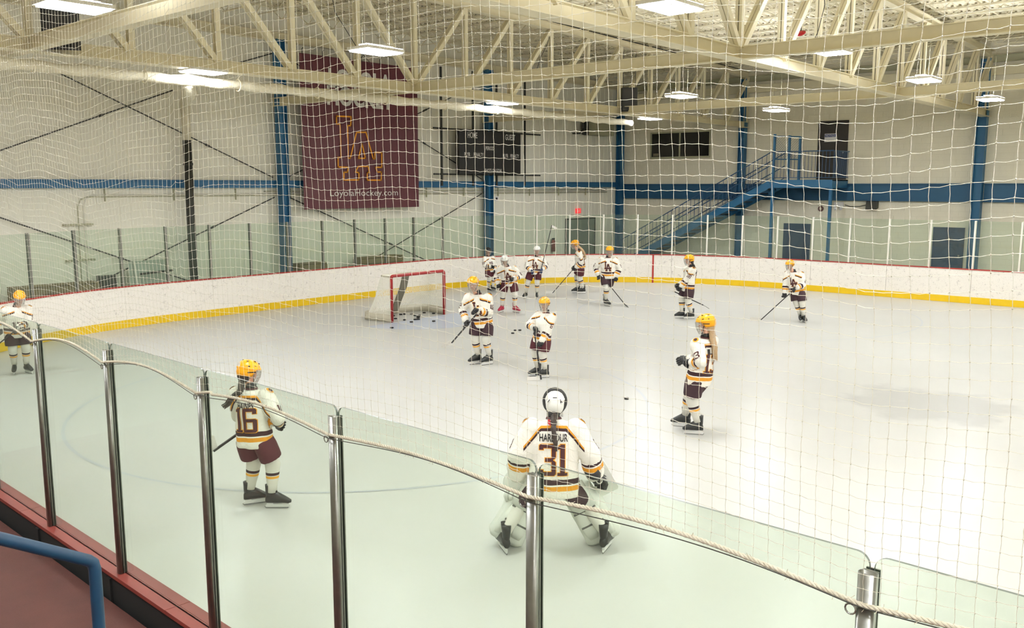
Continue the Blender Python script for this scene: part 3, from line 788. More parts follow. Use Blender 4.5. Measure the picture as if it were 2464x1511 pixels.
# conduits under the girt
cd = thing('conduit_run', 'thin pale conduits under the blue girt bending down at the left of the end wall', 'conduit', (U0 + .05, 0, 0))
for i, (z, v0) in enumerate(((3.28, 9.95), (3.22, 9.8), (3.34, 15))):
    mb = MB(); pts = [(0, 33, z), (0, v0 + .25, z)]
    if i < 2: pts += [(0, v0 + .08, z - .07), (0, v0, z - .25), (0, v0 - .04, .4)]
    mb.tube(pts, .014, BEIGE if i else WHITEP, 6); mb.build('conduit_pipe', cd, True)
mb = MB()
for v in np.arange(10.5, 33, 1.9): mb.box((-.02, v - .012, 3.1), (.03, v + .012, 3.42), BEIGE)
mb.box((-.02, 9.4, 2.5), (.04, 10.15, 2.55), BEIGE); mb.box((-.02, 9.4, 1.6), (.04, 10.15, 1.65), BEIGE); mb.build('conduit_strap', cd, kind='stuff')

# wrapped duct beside the far truss and its drop to the floor
dt = thing('wrapped_pipe', 'lumpy white wrapped pipe running along under the far roof truss', 'pipe')
mb = MB(); pts = []; rr = []
for i, v in enumerate(np.arange(-2, 26.4, .22)):
    pts.append((-17.45 + .012 * math.sin(i * 2.1), v, 5.66 + .012 * math.sin(i * 1.3))); rr.append(.105 + .012 * math.sin(i * 1.9) + .008 * math.sin(i * .73))
mb.tube(pts, rr, WRAP, 12); mb.build('pipe_sleeve', dt, True)
mb = MB(); mb.tube([(-17.45, 9.8, 5.66), (-18.6, 10.5, 5.55), (-20.5, 11.5, 5.6), (-22.3, 12.45, 5.7), (-22.62, 12.62, 5.6), (-22.66, 12.65, 5.3), (-22.66, 12.65, 4.72)], [.15, .17, .13, .13, .13, .12, .105], WRAP, 12); mb.build('pipe_branch', dt, True)
for i in range(12):
    mb = MB(); v = .5 + i * 2.1; mb.tube([(-17.45 + .125 * math.cos(a), v, 5.66 + .125 * math.sin(a)) for a in np.linspace(0, 6.28, 13)], .012, CREAM, 5, False); mb.tube([(-17.45, v, 5.78), (-17.1, v, 6.05)], .008, CREAM, 4); mb.build('pipe_hanger', dt)
mb = MB(); mb.tube([(-22.66, 12.65, 4.72), (-22.66, 12.65, .0)], .112, DARKGREY, 14); mb.tube([(-22.66, 12.65, 4.05), (-22.66, 12.65, 4.12)], .13, DARKGREY, 14)
tag(mb.build('drain_pipe', None, True), 'black round pipe on the end wall under the white wrapped drop', 'pipe')

# loudspeakers
def speaker(v, label, rz):
    t = thing('loudspeaker', label, 'loudspeaker', (-16.6, v, 5.9), rz, 'black hanging loudspeakers')
    mb = MB(); w, d = .3, .2
    mb.add([(-w, d, 0), (w, d, 0), (w * .8, -d, 0), (-w * .8, -d, 0), (-w, d, .76), (w, d, .76), (w * .8, -d, .76), (-w * .8, -d, .76)], [(0, 1, 2, 3), (7, 6, 5, 4), (0, 4, 5, 1), (1, 5, 6, 2), (2, 6, 7, 3), (3, 7, 4, 0)], BLACK); mb.build('cabinet', t)
    mb = MB(); mb.box((-w * .74, -d - .015, .04), (w * .74, -d - .003, .72), SCB); mb.build('grille', t)
    mb = MB(); mb.tube([(-.2, 0, .76), (-.2, 0, 1.9)], .01, DARKGREY, 5); mb.tube([(.2, 0, .76), (.2, 0, 1.9)], .01, DARKGREY, 5); mb.build('hanger', t)
    mb = MB(); mb.ell((.02, -d - .018, .09), (.025, .006, .025), SIGNW, 10, 6); mb.build('badge', t)
    return t
speaker(24.95, 'black loudspeaker hanging from the far truss left of the upper window', R(40))
speaker(6.95, 'black loudspeaker hanging behind the lit fixture at the upper left', R(55))
BX, BY = -10.66, 24.51
mb = MB(); mb.ell((BX, BY, 7.7), (.145, .145, .05), mat('red bell shell', srgb(176, 16, 28), .35), 20, 8, Matrix.Rotation(R(35), 3, 'X')); mb.tube([(BX, BY + .02, 7.72), (BX, BY + .05, 8.42)], .015, DARKGREY, 6); mb.ell((BX + .02, BY - .06, 7.66), (.03, .03, .03), SIGNW, 8, 6)
tag(mb.build('alarm_bell', None, True), 'round red alarm bell under the roof deck at the upper right', 'bell')
# black wavy cables hanging in the trusses
for i, (pts, lb) in enumerate((([(-16.75, 13.0, 8.1), (-16.7, 13.1, 7.4), (-16.7, 13.7, 6.7), (-16.7, 14.2, 6.3)], 'thin black cable dangling left of the banner top'),
                               ([(-16.82, 21.1, 8.0), (-16.7, 20.8, 7.6), (-16.7, 20.5, 7.2), (-16.7, 20.2, 6.6)], 'thin black cable hanging by a diagonal over the scoreboard'),
                               ([(-7.85, 19.0, 7.9), (-7.8, 19.1, 7.3), (-7.8, 18.8, 6.7), (-7.8, 18.4, 6.3)], 'thin black cable hanging in the middle truss'))):
    mb = MB(); mb.tube(pts, .008, BLACK, 5); tag(mb.build('hanging_cable', None, True), lb, 'cable')

# ------------------------------------------------------------------ corner: heater cabinet, exit sign, door, extinguisher
ac = thing('heater_cabinet', 'beige metal heater cabinet high on the end wall near the corner', 'heater', (U0 + .02, 31.95, 5.65))
mb = MB(); mb.box((0, -.7, 0), (.6, .7, .95), BEIGE); mb.build('housing', ac)
mb = MB(); mb.tube([(.3, -.7, .8), (.3, -1.0, .8), (.25, -1.1, .6), (.2, -1.0, .25), (.2, -1.25, .05), (.1, -1.6, .03)], .035, DARKGREY, 7); mb.box((.15, -1.1, .55), (.4, -.85, .85), DARKGREY); mb.box((.1, -.95, .0), (.3, -.75, .95), DARKGREY); mb.build('pipework', ac)
ex = thing('exit_sign', 'small red lit EXIT sign above the grey double door', 'sign', (U0 + .03, 30.88, 2.33))
mb = MB(); mb.box((0, -.16, 0), (.05, .16, .2), EXITM); mb.build('face', ex); wall_text('EXIT', ex, 0, .1, .24, .12, SIGNW, .055)
dr = thing('door_1', '', 'door', (U0 + .01, 31.08, 0)); del dr['label']; del dr['category']; dr['kind'] = 'structure'
mb = MB(); mb.box((0, -1.06, 0), (.06, -1.0, 2.12), DARKGREY); mb.box((0, 1.0, 0), (.06, 1.06, 2.12), DARKGREY); mb.box((0, -1.06, 2.06), (.06, 1.06, 2.12), DARKGREY); mb.build('door_frame', dr)
for s in (0, 1): mb = MB(); mb.box((.01, -1.0 + s * 1.002, 0), (.045, -.002 + s * 1.002, 2.06), GREYDOOR); d_ = mb.build('door_leaf', dr); mb = MB(); mb.box((.045, -.12 + s * .2, .95), (.08, -.06 + s * .2, 1.1), ALU); mb.build('door_handle', d_)
fe = thing('fire_extinguisher', 'red fire extinguisher on the end wall left of the grey door', 'fire extinguisher', (U0 + .12, 29.08, .78))
mb = MB(); mb.tube([(0, 0, 0), (0, 0, .42), (0, 0, .5)], [.085, .085, .03], mat('dull red cylinder', srgb(120, 45, 42), .4), 14); mb.build('cylinder', fe, True); mb = MB(); mb.box((-.02, -.08, .5), (.02, .08, .56), BLACK); mb.tube([(0, .06, .52), (0, .13, .4), (0, .1, .15)], .012, BLACK, 6); mb.build('valve', fe)
mb = MB(); mb.box((U0 + .43, 25.05, 2.93), (U0 + .47, 25.25, 3.1), SIGNW); mb.box((U0 + .47, 25.1, 2.98), (U0 + .48, 25.2, 3.06), BLACK); tag(mb.build('junction_box'), 'small white box with dark face on the scoreboard column', 'junction box')

# upper window
w = thing('window_1', '', 'w', (-19.95, V1W, 5.25)); del w['label']; del w['category']; w['kind'] = 'structure'
mb = MB(); 
for a, b in (((-1.47, -.58), (1.47, -.5)), ((-1.47, .5), (1.47, .56)), ((-1.47, -.5), (-1.41, .5)), ((1.41, -.5), (1.47, .5)), ((-.03, -.5), (.03, .5))): mb.box((a[0], -.06, a[1]), (b[0], .0, b[1]), BEIGE)
mb.build('window_frame', w)
for s in (0, 1): mb = MB(); mb.box((-1.41 + s * 1.44, -.02, -.5), (-.03 + s * 1.44, -.01, .5), WINDK); mb.build('window_pane', w)
mb = MB(); mb.box((-19.95 - 1.33, V1W - .024, 4.78), (-19.95 - 1.05, V1W - .021, 4.9), mat('dim paper', srgb(120, 112, 90), .8)); tag(mb.build('paper_notice'), 'small paper notice in the lower left of the upper window', 'notice')
# doors in back wall
def wdoor(n, u0, u1, z0, z1, m, mural=False):
    d = bpy.data.objects.new('door_%d' % n, None); COL.objects.link(d); d.location = ((u0 + u1) / 2, V1W, z0); d['kind'] = 'structure'; w2 = (u1 - u0) / 2; h = z1 - z0
    mb = MB(); mb.box((-w2 - .05, -.05, 0), (-w2, 0, h + .05), m); mb.box((w2, -.05, 0), (w2 + .05, 0, h + .05), m); mb.box((-w2, -.05, h), (w2, 0, h + .05), m); mb.build('door_frame', d)
    mb = MB(); mb.box((-w2, -.03, 0), (w2, -.005, h), m); lf = mb.build('door_leaf', d); mb = MB(); mb.box((w2 - .12, -.07, .98), (w2 - .06, -.03, 1.08), STEEL); mb.build('door_handle', lf)
    return d
BRN = mat('dark brown door', srgb(38, 32, 24), .5, noise=.15)
wdoor(2, -13.83, -12.78, 3.74, 5.9, BRN)
wdoor(3, -15.06, -14.06, 0, 1.97, DBLUE)
DB2 = mat('patterned dark blue door', srgb(36, 62, 96), .5, noise=.75, nscale=3.2)
wdoor(4, -9.44, -8.5, 0, 1.99, DB2)
nt_ = thing('notice_sign', 'white notice sign with blue header on the dark upper door', 'sign', (-13.4, V1W - .052, 5.3))
mb = MB(); mb.box((-.22, -.004, -.14), (.22, .004, .17), SIGNW); mb.build('plate', nt_)
mb = MB(); mb.box((-.21, -.008, .04), (.21, -.004, .15), mat('sign blue', srgb(60, 72, 120), .6)); mb.build('header', nt_)
def face_text(txt, par, x, z, w_, h_, m, y): 
    vs, fs = textmesh(txt, 1., m, None, None); ys = [q.y for q in vs]; xs = [q.x for q in vs]; sy = h_ / (max(ys) - min(ys)); sx = w_ / (max(xs) - min(xs))
    mb = MB(); mb.add([(x + q.x * sx, y, z + q.y * sy) for q in vs], fs, m); mb.build('lettering', par)
face_text('NOTICE', nt_, 0, .095, .36, .075, SIGNW, -.012)

# wall lamps
mb = MB(); mb.tube([(-13.64, V1W - .04, 2.62), (-13.64, V1W - .005, 2.62)], .11, mat('dull maroon', srgb(92, 62, 58), .6), 18); mb.tube([(-13.64, V1W - .06, 2.62), (-13.64, V1W - .04, 2.62)], .05, BEIGE, 14); tag(mb.build('wall_bell', None), 'small round maroon bell on the block wall under the landing', 'bell')
el = thing('emergency_light', 'white emergency light box with two lamp heads right of the landing post', 'emergency light', (-12.94, V1W, 2.78))
mb = MB(); mb.box((-.17, -.1, -.08), (.17, -.0, .1), SIGNW); mb.build('box', el)
for s in (-1, 1): mb = MB(); mb.ell((s * .1, -.1, -.14), (.06, .05, .06), SIGNW, 10, 8); mb.build('lamp_head', el, True)
fl = thing('flood_light', 'dark rectangular flood light with drooping cord on the block wall', 'flood light', (-11.66, V1W, 2.78))
mb = MB(); mb.add([(-.2, -.25, -.16), (.2, -.25, -.16), (.2, -.2, .14), (-.2, -.2, .14), (-.2, -.02, -.1), (.2, -.02, -.1), (.2, -.02, .16), (-.2, -.02, .16)], [(0, 1, 2, 3), (7, 6, 5, 4), (0, 4, 5, 1), (1, 5, 6, 2), (2, 6, 7, 3), (3, 7, 4, 0)], DARKGREY); mb.build('housing', fl)
mb = MB(); mb.tube([(-.2, -.04, .02), (-.5, -.03, -.05), (-.85, -.03, -.06), (-1.05, -.03, .0)], .014, DARKGREY, 5); mb.build('cord', fl)

# ------------------------------------------------------------------ stair and landing
st = thing('steel_staircase', 'blue steel staircase rising right to a railed landing before the dark upper door', 'staircase')
VS0, VS1 = 32.3, 33.55
LU0, LU1, LZ = -15.0, -12.6, 3.72
mb = MB(); mb.box((LU0, VS0, LZ - .3), (LU1, VS0 + .05, LZ), BLUE); mb.box((LU0, VS0 + .05, LZ - .04), (LU1, V1W - .15, LZ), DARKGREY); mb.box((LU1 - .05, VS0 + .05, LZ - .3), (LU1, V1W - .15, LZ), BLUE); mb.build('landing', st)
slope = (LZ - .0) / (LU0 - (-22.0)); 
for k, v in enumerate((VS0, VS1)):
    mb = MB(); a = (LU0, v + .02, LZ - .15); b = (-22.0, v + .02, -.02); mb.bar(a, b, .05, .27, BLUE); mb.build('stringer', st)
n = 21
for i in range(n):
    z = LZ - (i + 1) * LZ / (n + 1); u = LU0 - (i + .5) * 7.0 / (n + 1)
    mb = MB(); mb.box((u - .15, VS0 + .05, z - .03), (u + .15, VS1, z), DARKGREY); mb.build('stair_tread', st)
STB = mat('blue grey rail paint', srgb(45, 78, 112), .5)
def rail(pts, name, hs=(1.05, .55), bal=.13, lo=.08):
    r_ = thing_child(name, st)
    for h in hs:
        mb = MB(); mb.tube([(x, y, z + h) for x, y, z in pts], .02, STB, 6); mb.build('rail', r_)
    mb = MB(); mb.tube([(x, y, z + lo) for x, y, z in pts], .014, STB, 6); mb.build('rail', r_)
    for (a, b) in zip(pts[:-1], pts[1:]):
        a = Vector(a); b = Vector(b); L = (b - a).length; m_ = max(1, int(L / bal))
        for i in range(1, m_):
            p = a.lerp(b, i / m_); mb = MB(); mb.box((p.x - .007, p.y - .007, p.z + lo), (p.x + .007, p.y + .007, p.z + 1.05), STB); mb.build('baluster', r_)
def thing_child(name, par):
    o = bpy.data.objects.new(name, None); COL.objects.link(o); o.parent = par; return o
rail([(LU0, VS0 + .02, LZ), (-21.8, VS0 + .02, LZ - 6.8 * slope)], 'stair_railing', bal=.2)
rail([(LU0, VS1 + .02, LZ), (-21.8, VS1 + .02, LZ - 6.8 * slope)], 'stair_railing', bal=.4)
rail([(LU0, VS0 + .02, LZ), (LU1, VS0 + .02, LZ)], 'landing_railing', hs=(1.05,), bal=.13)
rail([(LU1 - .02, VS0 + .02, LZ), (LU1 - .02, V1W - .1, LZ)], 'landing_railing', hs=(1.05,), bal=.09)
for u in (LU0 + .1, LU1 - .05):
    mb = MB(); mb.box((u - .05, VS0 - .0, 0), (u + .05, VS0 + .1, LZ - .3), BLUE); mb.build('landing_post', st)
g = thing_child('chain_link_gate', st)
for i, (u, v) in enumerate(((-14.92, 32.4), (-14.55, 32.9), (-14.3, 33.3))):
    mb = MB(); mb.box((u - .04, v - .04, LZ), (u + .04, v + .04, LZ + 1.72 - i * .04), BLUE); mb.build('gate_post', g)
mb = MB(); 
for z in (5.36, 4.5): mb.tube([(-14.92, 32.4, z), (-14.55, 32.9, z), (-14.3, 33.3, z)], .02, BLUE, 6)
mb.build('gate_rail', g)
mb = MB()
for i in range(-9, 10):
    for sg in (1, -1):
        a = Vector((-14.92, 32.4, 0)); b = Vector((-14.3, 33.3, 0)); L = (b - a).length
        x0 = i * .1; pts = []
        for t in np.linspace(0, 1, 9):
            x = x0 + sg * t * .86; 
            if 0 <= x <= L: p = a.lerp(b, x / L); pts.append((p.x, p.y, 4.5 + .86 * t))
        if len(pts) > 1: mb.tube(pts, .004, BLUE, 3)
mb.build('chain_link', g, kind='stuff')

# ------------------------------------------------------------------ clutter behind end boards
def crate(v0, v1, z1, label, u=-22.55, m=WOOD, hollow=True):
    t = thing('wooden_bench', label, 'bench', (u, (v0 + v1) / 2, 0)); w = (v1 - v0) / 2
    for i in range(3): mb = MB(); mb.box((-.2 + i * .14, -w, z1 - .03), (-.07 + i * .14, w, z1), m); mb.build('slat', t)
    for i in range(2): mb = MB(); mb.box((-.2, -w, z1 - .2 - i * .17), (-.17, w, z1 - .05 - i * .17), m); mb.build('slat', t)
    for i in range(2): mb = MB(); mb.box((.2, -w, z1 - .2 - i * .17), (.23, w, z1 - .05 - i * .17), m); mb.build('slat', t)
    for s in (-1, 1):
        mb = MB(); mb.box((-.17, s * (w - .05) - .04, 0), (.2, s * (w - .05) + .04, z1 - .03), m); mb.build('bench_leg', t)
crate(7.9, 9.9, 1.12, 'weathered wooden bench behind the end boards at the left', m=WOOD)
crate(15.95, 16.95, 1.16, 'short wooden bench behind the end boards right of the first column')
crate(18.3, 20.1, 1.2, 'wooden bench behind the end boards behind the goal')
sg = thing('spare_goal', 'spare goal frame with pale sheet standing behind the end boards', 'goal frame', (-22.5, 11.4, 0))
mb = MB(); mb.tube([(.3, -.5, 0), (.0, -.5, 1.6), (.0, .5, 1.6), (.3, .5, 0)], .03, WPOST, 8); mb.build('frame', sg)
mb = MB(); mb.tube([(.1, -.4, 1.22), (.1, .5, 1.26)], .028, DARKGREY, 8); mb.build('crossbar', sg)
mb = MB(); mb.box((-.12, -.6, .1), (-.1, .5, 1.55), mat('pale grey sheet', srgb(176, 184, 172), .7)); mb.build('sheet', sg)
t = thing('rubber_tyre', 'dark rubber tyre leaning on the end wall at the left edge', 'tyre', (-22.35, 5.6, .82), 0)
for r0, r1, m in ((.56, .2, BLACK),):
    mb = MB(); rs = []
    for i in range(28):
        a = 2 * math.pi * i / 28; c = Vector((0, math.cos(a) * r0, math.sin(a) * r0)); e = Vector((0, math.cos(a), math.sin(a)))
        rs.append([c + e * .22 * math.cos(b) + Vector((1, 0, 0)) * .16 * math.sin(b) for b in np.linspace(0, 2 * math.pi, 10, endpoint=False)])
    rs.append(rs[0]); mb.rings(rs, BLACK, False); mb.build('tread', t, True)
mb = MB(); mb.box((-22.82, 10.05, .0), (-22.55, 10.45, 1.22), DARKGREY); tag(mb.build('electrical_box'), 'dark grey electrical box low on the end wall by the conduit drop', 'electrical box')

# ------------------------------------------------------------------ goal
G0, G1 = 15.06, 16.96; GC = (G0 + G1) / 2
gl = thing('hockey_goal', 'red-framed hockey goal with white netting in front of the end boards', 'goal', (GL, GC, 0))
hw = (G1 - G0) / 2
mb = MB(); r_ = .07
pts = [(0, -hw, 0), (0, -hw, 1.2 - r_)] + [(0, -hw + r_ - r_ * math.cos(a), 1.2 - r_ + r_ * math.sin(a)) for a in np.linspace(.3, math.pi / 2, 5)] + [(0, hw - r_ + r_ * math.sin(a), 1.2 - r_ + r_ * math.cos(a)) for a in np.linspace(0, math.pi / 2 - .3, 5)] + [(0, hw, 1.2 - r_), (0, hw, 0)]
mb.tube(pts, .042, REDP, 12); mb.build('goal_frame', gl, True)
def gpath(t, depth, fl=0.):      # t 0..1 around the back from left post to right post
    P = [(0, -hw), (-depth * .35, -hw - fl * .6), (-depth * .8, -hw - fl + .02), (-depth, -hw * .72 - fl * .2), (-depth, 0), (-depth, hw * .72 + fl * .2), (-depth * .8, hw + fl - .02), (-depth * .35, hw + fl * .6), (0, hw)]
    x = t * (len(P) - 1); i = min(int(x), len(P) - 2); f = x - i
    def cr(a, b, c, d, f): return .5 * (2 * b + (c - a) * f + (2 * a - 5 * b + 4 * c - d) * f * f + (3 * b - a - 3 * c + d) * f ** 3)
    q = [P[max(i - 1, 0)], P[i], P[i + 1], P[min(i + 2, len(P) - 1)]]
    return cr(q[0][0], q[1][0], q[2][0], q[3][0], f), cr(q[0][1], q[1][1], q[2][1], q[3][1], f)
mb = MB(); rs = []
for t_ in np.linspace(0, 1, 41):
    x, y = gpath(t_, 1.12, .12); rs.append((x, y))
vs = []
for k, (x, y) in enumerate(rs):
    c = Vector((x, y, 0)); d = Vector((x + .4, y, 0)).normalized() * .035
    vs.append([c + d + Vector((0, 0, .01)), c - d + Vector((0, 0, .01)), c - d * .8 + Vector((0, 0, .2)), c + d * .8 + Vector((0, 0, .2))])
mb.rings(vs, GREYPAD); mb.build('base_padding', gl, True)
mb = MB(); mb.tube([gpath(t_, .5, .0) + (1.18,) for t_ in np.linspace(0, 1, 31)], .022, GREYPAD, 8); mb.build('top_shelf_pipe', gl, True)
mb = MB(); mb.rings([[(x, y, z) for x, y in ((d0, -.11), (d0, .11), (d0 + .05, .11), (d0 + .05, -.11))] for d0, z in ((-.5, 1.18), (-.62, .8), (-.85, .4), (-1.0, .1))], mat('dark grey pad', srgb(118, 114, 100), .8)); mb.build('centre_pad', gl)
mb = MB(); NT = 92; NZ = 27
def gn(i, j):
    t_ = i / NT; f = j / NZ; a = gpath(t_, .5, 0); b = gpath(t_, 1.05, .1); e = f ** .8
    x = a[0] * (1 - e) + b[0] * e; y = a[1] * (1 - e) + b[1] * e; z = 1.17 * (1 - f) + .16 * f
    bulge = .09 * math.sin(math.pi * f) * math.sin(math.pi * t_); wv = .025 * math.sin(t_ * 21 + f * 3) * math.sin(math.pi * f)
    return (x + bulge + wv * .6, y + wv * .4, z + .02 * math.sin(t_ * 16) * f)
NETM = mat('white goal cord', srgb(240, 238, 226), .8)
for i in range(0, NT + 1): mb.tube([gn(i, j) for j in range(NZ + 1)], .0058, NETM, 3, False)
for j in range(NZ + 1): mb.tube([gn(i, j) for i in range(NT + 1)], .0058, NETM, 3, False)
for i in range(23):   # top panel
    y = -hw + .04 + i * (2 * hw - .08) / 22; mb.tube([(0, y, 1.2), (-.25, y, 1.185), (-.49, y * .9, 1.18)], .0042, NETM, 3, False)
for i in range(1, 9): mb.tube([(-i * .055, -hw + .02, 1.19), (-i * .055, 0, 1.18), (-i * .055, hw - .02, 1.19)], .0042, NETM, 3, False)
mb.build('goal_netting', gl, kind='stuff')

# pucks
def puckmesh():
    mb = MB(); n = 16; P = [(.036, 0), (.038, .003), (.038, .0225), (.036, .0254)]
    mb.rings([[(r * math.cos(2 * math.pi * k / n), r * math.sin(2 * math.pi * k / n), z) for k in range(n)] for r, z in P], PUCK); return mb.mesh('hockey_puck')
pk = puckmesh()
for i, (u, v) in enumerate([(-16.47, 14.41), (-17.84, 15.5), (-17.99, 15.8), (-17.55, 15.49), (-17.2, 15.5), (-16.8, 15.37), (-17.05, 15.73), (-17.01, 15.81), (-17.22, 16.0), (-17.58, 16.22), (-17.51, 16.33), (-16.47, 15.85), (-17.86, 16.34), (-17.78, 16.75), (-18.0, 16.22), (-18.02, 16.1), (-17.5, 16.84), (-17.35, 16.12), (-17.42, 16.2)]):
    o = bpy.data.objects.new('hockey_puck', pk); COL.objects.link(o); o.location = (u, v, .003); o.scale = (1.15, 1.15, 1.15)
    tag(o, 'black puck lying in or before the goal mouth', 'puck', 'pucks in and before the goal')
for (u, v, l) in ((-13.68, 15.77, 'black puck alone nearest the player in the 42 jersey'), (-13.91, 16.13, 'left of two touching black pucks on open ice before the goal'), (-13.84, 16.22, 'right of two touching black pucks on open ice before the goal'), (-7.95, 12.04, 'black puck alone on the ice right of the goalkeeper')):
    o = bpy.data.objects.new('hockey_puck', pk); COL.objects.link(o); o.location = (u, v, .003); tag(o, l, 'puck', 'pucks on open ice')
# ------------------------------------------------------------------ players
def block_number(txt, w, h, grow=0.):
    """slab numerals made of chamfered strokes; cell is w wide and h high in all"""
    n = len(txt); gap = .10; cw = {'1': .62}; tot = sum(cw.get(c, 1.) for c in txt) + gap * (n - 1)
    sx = w / tot; x0 = -w / 2; vs = []; fs = []; T = .25; cut = .10
    tall = h / sx                                        # height in cell units
    def chm(x_, y_, X_, Y_, corners=''):
        x_ -= grow; y_ -= grow; X_ += grow; Y_ += grow; c = cut + grow * .4; P = []
        P += [(x_ + c, y_), ] if 'a' in corners else [(x_, y_)]
        P = ([(x_, y_ + c), (x_ + c, y_)] if 'a' in corners else [(x_, y_)]) + ([(X_ - c, y_), (X_, y_ + c)] if 'b' in corners else [(X_, y_)]) + ([(X_, Y_ - c), (X_ - c, Y_)] if 'c' in corners else [(X_, Y_)]) + ([(x_ + c, Y_), (x_, Y_ - c)] if 'd' in corners else [(x_, Y_)])
        return P
    H2 = tall; m0 = H2 / 2 - T * .45; m1 = H2 / 2 + T * .45; t = T * .9
    D = {'1': [(.17, 0, .45, H2, ''), (0, 0, .62, t * .75, ''), (.0, H2 - t * 1.3, .2, H2 - t * .35, 'd')],
         '2': [(0, H2 - t, 1, H2, 'cd'), (0, H2 - t * 1.7, T, H2 - t * .5, ''), (1 - T, m0, 1, H2 - t * .4, 'b'), (0, m0, 1, m1, 'bd'), (0, 0, T, m1 - .05, 'd'), (0, 0, 1, t, '')],
         '3': [(0, H2 - t, 1, H2, 'cd'), (0, 0, 1, t, 'ab'), (1 - T, t * .5, 1, m0 + .07, 'c'), (1 - T, m1 - .07, 1, H2 - t * .5, 'b'), (.36, m0, 1 - T + .1, m1, ''), (0, H2 - t * 1.5, T, H2 - t * .4, ''), (0, t * .4, T, t * 1.5, '')],
         '4': [(.52, 0, .52 + T, H2, ''), (0, t * 1.1, 1, t * 2.0, ''), (0, t * 1.1, T, H2, 'c'), (.38, 0, .93, t * .7, '')],
         '5': [(0, H2 - t, 1, H2, ''), (0, m0, T, H2, ''), (0, m0, 1, m1, 'c'), (1 - T, t * .4, 1, m1 - .08, ''), (0, 0, 1, t, 'ab'), (0, t * .4, T, t * 1.7, '')],
         '6': [(0, H2 - t, 1, H2, 'cd'), (0, t * .4, T, H2 - t * .4, ''), (0, 0, 1, t, 'ab'), (1 - T, t * .4, 1, m1 - .08, ''), (T * .5, m0, 1, m1, 'c'), (1 - T, H2 - t * 1.8, 1, H2 - t * .4, '')],
         '8': [(0, H2 - t, 1, H2, 'cd'), (0, t * .4, T, m0 + .06, ''), (0, m1 - .06, T, H2 - t * .4, ''), (1 - T, t * .4, 1, m0 + .06, ''), (1 - T, m1 - .06, 1, H2 - t * .4, ''), (0.06, m0, .94, m1, ''), (0, 0, 1, t, 'ab')],
         '9': [(0, 0, 1, t, 'ab'), (1 - T, t * .4, 1, H2 - t * .4, ''), (0, H2 - t, 1, H2, 'cd'), (0, m0 + .08, T, H2 - t * .4, ''), (0, m0, 1 - T * .5, m1, 'a'), (0, t * .4, T, t * 1.8, '')]}
    bm = bmesh.new(); cx = 0
    for c in txt:
        for q in D[c]:
            P = chm(*q); bm.faces.new([bm.verts.new((x0 + (cx + x) * sx, (y - H2 / 2) * sx, 0)) for x, y in P])
        cx += cw.get(c, 1.) + gap
    gridcut(bm, .02); bm.verts.index_update(); vs = [v.co.copy() for v in bm.verts]; fs = [[v.index for v in f.verts] for f in bm.faces]; bm.free()
    return vs, fs
def jersey_mat():
    m = bpy.data.materials.new('white game jersey'); m.use_nodes = True; nt = m.node_tree; b = nt.nodes['Principled BSDF']
    def ramp(attr, stops):
        a = nt.nodes.new('ShaderNodeAttribute'); a.attribute_name = attr
        r = nt.nodes.new('ShaderNodeValToRGB'); r.color_ramp.interpolation = 'CONSTANT'; e = r.color_ramp.elements
        e[0].position = 0; e[0].color = stops[0][1]; e[1].position = stops[1][0]; e[1].color = stops[1][1]
        for p, c in stops[2:]: x = e.new(p); x.color = c
        nt.links.new(a.outputs['Fac'], r.inputs[0]); return r.outputs[0]
    WH = (1, 1, 1, 1); YE = srgb(236, 163, 40); DK = srgb(56, 28, 36)
    r1 = ramp('band', [(0, WH), (.075, YE), (.125, WH), (.14, DK), (.19, WH)])
    r2 = ramp('yoke', [(0, WH), (.10, YE), (.124, DK), (.15, WH)])
    mu = nt.nodes.new('ShaderNodeMix'); mu.data_type = 'RGBA'; mu.blend_type = 'MULTIPLY'; mu.inputs['Factor'].default_value = 1
    nt.links.new(r1, mu.inputs['A']); nt.links.new(r2, mu.inputs['B'])
    m3 = nt.nodes.new('ShaderNodeMix'); m3.data_type = 'RGBA'; m3.blend_type = 'MULTIPLY'; m3.inputs['Factor'].default_value = 1; m3.inputs['B'].default_value = srgb(232, 229, 219)
    nt.links.new(mu.outputs['Result'], m3.inputs['A']); nt.links.new(m3.outputs['Result'], b.inputs['Base Color'])
    b.inputs['Roughness'].default_value = .85
    tc = nt.nodes.new('ShaderNodeTexCoord'); n = nt.nodes.new('ShaderNodeTexNoise'); n.inputs['Scale'].default_value = 9; n.inputs['Detail'].default_value = 2; n.inputs['Distortion'].default_value = 1.2
    nt.links.new(tc.outputs['Object'], n.inputs['Vector']); bp = nt.nodes.new('ShaderNodeBump'); bp.inputs['Strength'].default_value = .5; bp.inputs['Distance'].default_value = .03
    nt.links.new(n.outputs['Fac'], bp.inputs['Height']); nt.links.new(bp.outputs['Normal'], b.inputs['Normal'])
    return m
JERSEY = jersey_mat()

